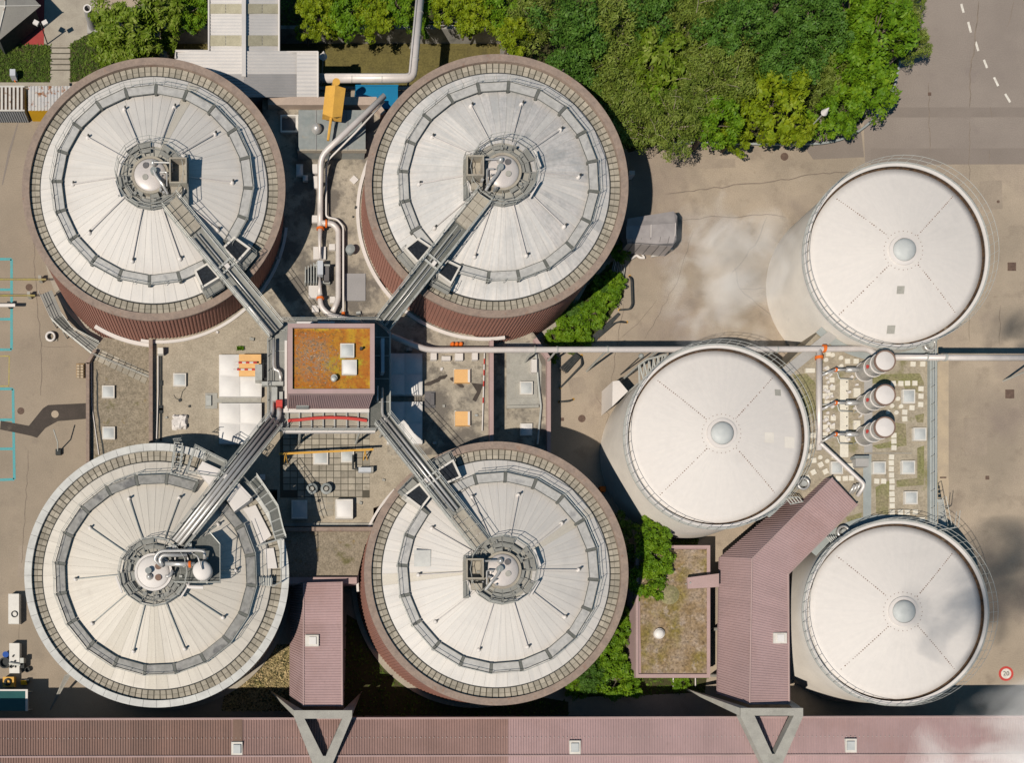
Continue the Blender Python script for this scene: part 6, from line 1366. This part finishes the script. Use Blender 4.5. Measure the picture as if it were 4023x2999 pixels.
def template(kind, var):
    key = (kind, var)
    if key in TEMPL: return TEMPL[key]
    kw = KIND[kind]; mb, cl = crown(kind, hash_(kind) + var * 17, **kw); mb2 = MB(); rr = random.Random(var + 5); hz = kw['hz']
    tr = MB().tube([Vector((0, 0, -5)), Vector((.1, .05, -2)), Vector((0, 0, .3)), Vector((.05, 0, hz * .5))], .26, 8, .08)
    for p in cl[::3]:
        m_ = Vector((p.x * .35, p.y * .35, p.z * .3 + rr.uniform(-.3, .2))); tr.tube([Vector((0, 0, -.8 + .4 * rr.random())), m_, p], .07, 5, .02)
    if kind == 'olive':
        for p in rr.sample(cl, 7):
            q = p + Vector((0, 0, .45)); d = Vector((rr.gauss(0, 1), rr.gauss(0, 1), .1)).normalized()
            tr.tube([q - d * .9 - Vector((0, 0, .5)), q - d * .2, q + d * .8 + Vector((0, 0, .05))], .035, 4, .012)
    def me(m, nm, mt):
        d = bpy.data.meshes.new(nm); d.from_pydata(m.v, [], m.f); d.materials.append(M[mt]); d.update(); return d
    TEMPL[key] = (me(mb, kind + '_crown', 'lf_' + kind), me(tr, kind + '_trunk', 'palebark' if kind == 'olive' else 'bark')); return TEMPL[key]
def hash_(s): return sum(ord(c_) * (i + 1) for i, c_ in enumerate(s))
tc = [0]
def tree(x, y, r, kind, label, zc=None, name='tree', group=None, mat_=None, flat=1.):
    Rr = KIND[kind]['Rr']; s_ = L(r, 5) / Rr * 1.06; hz = KIND[kind]['hz'] * s_ * flat
    zc = zc if zc is not None else 4.2
    tc[0] += 1; cm, tm = template(kind, tc[0] % 3)
    p = W(x, y, zc + hz * .7); T = thing(name, label, 'bush' if 'bush' in name or 'shrub' in name else 'tree', (p.x, p.y, 0), group)
    rz = R.uniform(0, 2 * PI)
    for nm, me in (('crown', cm), ('trunk', tm)):
        o = bpy.data.objects.new(nm, me); COL.objects.link(o); o.parent = T; o.location = (0, 0, zc); o.rotation_euler = (0, 0, rz); o.scale = (s_, s_, s_ * flat)
        if nm == 'trunk' : o.scale = (s_, s_, min(s_, zc / 5.))
    return T
FG = 'trees of the wood'
forest = [
 (1245, 55, 92, 'dark', 'large dark green tree above the northeast digester rim, left part of the wood'), (1165, 20, 70, 'olive', 'olive tree at the top edge left of the big dark green tree'),
 (1232, 165, 72, 'dark', 'blue green fine leaved tree touching the northeast digester rim'), (1335, 50, 92, 'olive', 'olive tree with bare white twigs at the top centre of the wood'),
 (1345, 165, 82, 'olive', 'olive feathery tree right of the blue green one'), (1430, 125, 72, 'broad', 'tree with large glossy pale leaves in the middle of the wood'),
 (1490, 45, 88, 'olive', 'olive tree with long bare branches near the top edge'), (1362, 255, 78, 'olive', 'feathery olive tree at the southwest corner of the wood'),
 (1472, 262, 72, 'olive', 'feathery olive tree on the kerb beside the bright gap shrub'), (1432, 200, 46, 'green', 'bright green small tree wedged between feathery olive ones'),
 (1572, 130, 88, 'olive', 'dull olive tree with pale twigs behind the yellow maple'), (1605, 40, 88, 'dark', 'dark tree at the top edge in the middle right of the wood'),
 (1553, 262, 58, 'green', 'bright green round tree left of the yellow maple'), (1596, 296, 42, 'maple', 'pale lime small tree hanging over the kerb'),
 (1683, 222, 86, 'maple', 'big yellow green maple at the south edge of the wood'), (1628, 185, 44, 'maple', 'small lime maple joined to the left of the big yellow one'),
 (1712, 105, 80, 'dark', 'dark fine leaved tree above the big yellow maple'), (1772, 40, 80, 'dark', 'dark green tree at the top edge above the twiggy brown one'),
 (1790, 150, 60, 'olive', 'twiggy brownish tree between the maple and the road corner'), (1862, 125, 72, 'green', 'bright green tree facing the road'),
 (1890, 188, 68, 'green', 'deep green tree on the inside of the road bend'), (1812, 252, 56, 'green', 'green tree right of the conical lamp'),
 (1915, 55, 76, 'green', 'fresh green wide tree near the top beside the road'), (1975, 85, 48, 'olive', 'thin olive tree with branches overhanging the road'),
 (1860, 0, 78, 'green', 'mid green tree cut by the top edge near the road'), (1965, 10, 52, 'olive', 'thin olive tree at the top edge overhanging the road'),
 (1690, 0, 80, 'dark', 'dark tree cut by the top edge above the dark fine leaved one'), (1408, -5, 78, 'dark', 'dark tree cut by the top edge between two olive ones'),
 (1550, -15, 70, 'olive', 'olive tree cut by the top edge at the centre'), (1735, 285, 34, 'maple', 'small lime shrub like tree on the kerb below the lamp'), (1510, 195, 62, 'olive', 'olive tree in the centre between the glossy one and the maple'),
 (1655, 95, 60, 'olive', 'greyish olive tree left of the dark fine leaved tree'), (1838, 62, 55, 'green', 'fresh green tree left of the wide one beside the road'), (1280, 255, 40, 'dark', 'small dark tree squeezed against the northeast digester')]
for x, y, r, k, lab in forest: tree(x, y - (8 if y > 200 else 0), r * .94, k, lab, (4.0 if r > 60 else 3.2) + R.uniform(-.9, 1.1), 'tree', FG, flat=1.)
TM = 'trees along the top edge'
for x, y, r, k, lab, zc in [
 (235, 40, 50, 'broad', 'glossy leaved tree nearest the flue pipe', 3.), (285, 65, 62, 'broad', 'large glossy yellow green tree in the top left clump', 3.4), (340, 15, 58, 'broad', 'glossy leaved tree at the top edge left of the metal roof', 3.),
 (250, 118, 48, 'broad', 'glossy leaved tree touching the northwest digester rim', 2.6), (312, 118, 46, 'broad', 'low glossy tree between the digester rim and the basin corner', 2.4), (400, 22, 50, 'green', 'bright green tree above the basin corner', 2.2),
 (360, 90, 28, 'broad', 'small shrub tree at the left wall of the basin', 1.6), (425, 45, 24, 'maple', 'small lime tree by the basin railing', 1.6), (222, 95, 34, 'broad', 'small glossy tree at the edge of the footpath lawn', 2.),
 (690, 28, 50, 'maple', 'lime tree right of the metal roof', 3.), (668, 82, 30, 'maple', 'small lime tree hanging into the basin by the metal roof', 1.8), (752, 45, 52, 'green', 'green tree above the basin, second from the metal roof', 3.), (815, 48, 50, 'maple', 'lime tree above the middle of the basin', 3.), (860, 25, 44, 'green', 'green tree just left of the elbow duct', 3.), (720, 78, 26, 'maple', 'little lime tree overhanging the basin wall', 1.6),
 (972, 22, 46, 'maple', 'lime tree just right of the elbow duct', 3.), (1035, 45, 50, 'maple', 'lime tree on the right bank of the basin', 3.), (1112, 85, 44, 'maple', 'broad yellow green tree beside the digester rim', 3.6), (1090, 20, 55, 'green', 'green tree at the top edge where the wood begins', 3.2), (905, 75, 26, 'green', 'small dark shrub tree under the elbow duct', 1.4), (1010, 75, 26, 'maple', 'small lime tree over the basin wall, right of the duct', 1.6), (780, -20, 60, 'green', 'green tree cut by the top edge above the basin', 3.), (930, -20, 50, 'green', 'green tree cut by the top edge beside the duct', 3.)]:
    tree(x, y - (19 if x > 600 else 4), r * .93, k, lab, zc, 'tree', TM, flat=.85)
BG = 'bushes round the right hand digesters'
for x, y, r, k, lab, zc in [(1318, 632, 34, 'green', 'lime bush beside the black guard rail', .6), (1285, 675, 32, 'green', 'lime bush in the middle of the strip under the digester', .6), (1240, 710, 36, 'green', 'bright bush near the overhead pipe', .6), (1205, 735, 24, 'green', 'darker low bush at the annex corner', .5), (1345, 545, 22, 'green', 'small dark bush behind the covered trailer', .6), (1262, 730, 24, 'green', 'lime bush right above the overhead pipe', .5), (1300, 620, 24, 'dark', 'dark bush in the digester shadow', .5), (1240, 668, 26, 'dark', 'dark bush under the digester wall', .5), (1195, 775, 14, 'green', 'tiny bush below the overhead pipe', .4), (1332, 605, 22, 'green', 'small lime bush at the tip of the strip', .5)]:
    tree(x, y, r, k, lab, zc, 'bush', BG, flat=.8)
for x, y, r, k, lab, zc in [(1412, 1155, 36, 'green', 'green tree top nearest the middle white tank', 3.), (1420, 1200, 44, 'green', 'widest green tree beside the sedum hut', 3.), (1408, 1255, 40, 'green', 'green tree overhanging the sedum roof edge', 2.8), (1398, 1290, 26, 'green', 'small tree at the corner of the sedum roof', 2.4), (1350, 1200, 40, 'dark', 'dark shaded tree between digester and sedum hut', 1.5), (1348, 1140, 30, 'dark', 'dark shaded bush like tree by the digester shadow', 1.5)]:
    tree(x, y, r, k, lab, zc, 'tree', 'trees beside the sedum hut')
for x, y, r, k, lab, zc in [(1335, 1370, 34, 'green', 'bright bush left of the sedum hut', .8), (1320, 1420, 40, 'green', 'bright wide bush in the middle below the digester', .8), (1345, 1470, 48, 'green', 'large bush at the lower left corner of the sedum hut', 1.), (1280, 1465, 40, 'dark', 'dark bush hugging the southeast digester', .8), (1350, 1330, 24, 'green', 'small bush between the digester and the hut wall', .6), (1472, 1478, 20, 'green', 'small bush between the two white rails', .4), (1250, 1490, 26, 'green', 'small bush at the end of the bush row by the shadow', .5)]:
    tree(x, y, r, k, lab, zc, 'bush', BG, flat=.85)
# kerb rail round the wood
simple('guard_kerb', 'pale green guard rail along the kerb of the wood', 'railing', MB().pipe([W(1432, 309, .5), W(1560, 309, .5), W(1700, 313, .5), W(1790, 310, .5), W(1850, 292, .5), W(1900, 250, .5), W(1935, 195, .5), W(1948, 130, .5)], .11, 8, 1.5), 'padroof')

# ------------------------------------------------------------------ steam
def steam(name, ctr, rx, ry, rz, dens, sc, thr, seed):
    m = bpy.data.materials.new(name); m.use_nodes = True; nt = m.node_tree; N = nt.nodes; K = nt.links
    N.remove(N['Principled BSDF']); v = N.new('ShaderNodeVolumePrincipled'); v.inputs['Color'].default_value = (.995, .99, .985, 1); v.inputs['Anisotropy'].default_value = -.35
    K.new(v.outputs[0], N['Material Output'].inputs['Volume'])
    tc = N.new('ShaderNodeTexCoord'); ln = N.new('ShaderNodeVectorMath'); ln.operation = 'LENGTH'; K.new(tc.outputs['Object'], ln.inputs[0])
    ge = N.new('ShaderNodeNewGeometry'); ad = N.new('ShaderNodeVectorMath'); ad.operation = 'ADD'; ad.inputs[1].default_value = (seed * 7.3, seed * 3.1, 0); K.new(ge.outputs['Position'], ad.inputs[0])
    n = N.new('ShaderNodeTexNoise'); n.inputs['Scale'].default_value = sc; n.inputs['Detail'].default_value = 4; n.inputs['Roughness'].default_value = .55; n.inputs['Distortion'].default_value = .8; K.new(ad.outputs[0], n.inputs['Vector'])
    sb = N.new('ShaderNodeMath'); sb.operation = 'MULTIPLY_ADD'; sb.inputs[1].default_value = -.34; K.new(ln.outputs['Value'], sb.inputs[0]); K.new(n.outputs['Fac'], sb.inputs[2])
    r = N.new('ShaderNodeMapRange'); r.inputs['From Min'].default_value = thr; r.inputs['From Max'].default_value = thr + .28; r.inputs['To Max'].default_value = dens; K.new(sb.outputs[0], r.inputs['Value'])
    K.new(r.outputs['Result'], v.inputs['Density'])
    mb = MB(); prof = [(max(1e-3, math.cos(a)), math.sin(a)) for a in [PI * (k / 10 - .5) for k in range(11)]]; mb.lathe((0, 0, 0), prof, 20)
    o = mb.build(name, m, None, True, (0, 0, 0)); o.location = ctr; o.scale = (rx, ry, rz); tag(o, kind='stuff'); return o
steam('steam_plume', W(2335, 1655, 36), 11, 6.5, 3.0, .36, .22, .19, 1)
steam('steam_plume', W(1575, 600, 12), 6.6, 8.0, 2.6, .15, .28, .22, 4)
steam('steam_plume', W(2375, 800, 36), 4.5, 3.0, 2., .8, .3, .22, 9)
SC.cycles.volume_bounces = 4; SC.cycles.volume_step_rate = 2.; SC.cycles.volume_max_steps = 128
# ------------------------------------------------------------------ light, sky, camera
el = math.atan2(10, math.hypot(5.9, 4.3)); az = math.atan2(-5.9, -4.3)
w = bpy.data.worlds.new('World'); SC.world = w; w.use_nodes = True
nt = w.node_tree; bg = nt.nodes['Background']; sk = nt.nodes.new('ShaderNodeTexSky'); sk.sky_type = 'NISHITA'; sk.sun_disc = False
sk.sun_elevation = el; sk.sun_rotation = az % (2 * PI); sk.air_density = 1.; sk.dust_density = .2; sk.ozone_density = 4.
tn = nt.nodes.new('ShaderNodeMix'); tn.data_type = 'RGBA'; tn.blend_type = 'MULTIPLY'; tn.inputs[0].default_value = 1.; tn.inputs[7].default_value = (.62, 1., 1., 1)
nt.links.new(sk.outputs[0], tn.inputs[6]); nt.links.new(tn.outputs[2], bg.inputs[0]); bg.inputs[1].default_value = .06
sl = bpy.data.lights.new('Sun', 'SUN'); sl.energy = 5.; sl.angle = math.radians(.5); sl.color = (1, .918, .81)
so = bpy.data.objects.new('sun', sl); COL.objects.link(so); so.rotation_euler = Vector((-5.9, -4.3, 10)).to_track_quat('Z', 'Y').to_euler(); so.location = (-60, -40, 120)
cam = bpy.data.cameras.new('Camera'); co = bpy.data.objects.new('camera', cam); COL.objects.link(co)
co.location = (0, 0, H); cam.sensor_width = 36; cam.lens = 36 * H / (2216 / G); cam.shift_x = (1108 - NX) / 2216; cam.shift_y = (NY - 826) / 2216
cam.clip_end = 1500; SC.camera = co
SC.view_settings.view_transform = 'Standard'; SC.view_settings.look = 'None'; SC.cycles.diffuse_bounces = 1; SC.cycles.max_bounces = 6
SC.view_settings.exposure = -.22; SC.view_settings.gamma = 1.
for o in bpy.data.objects:
    if '_o' in o.keys(): del o['_o']
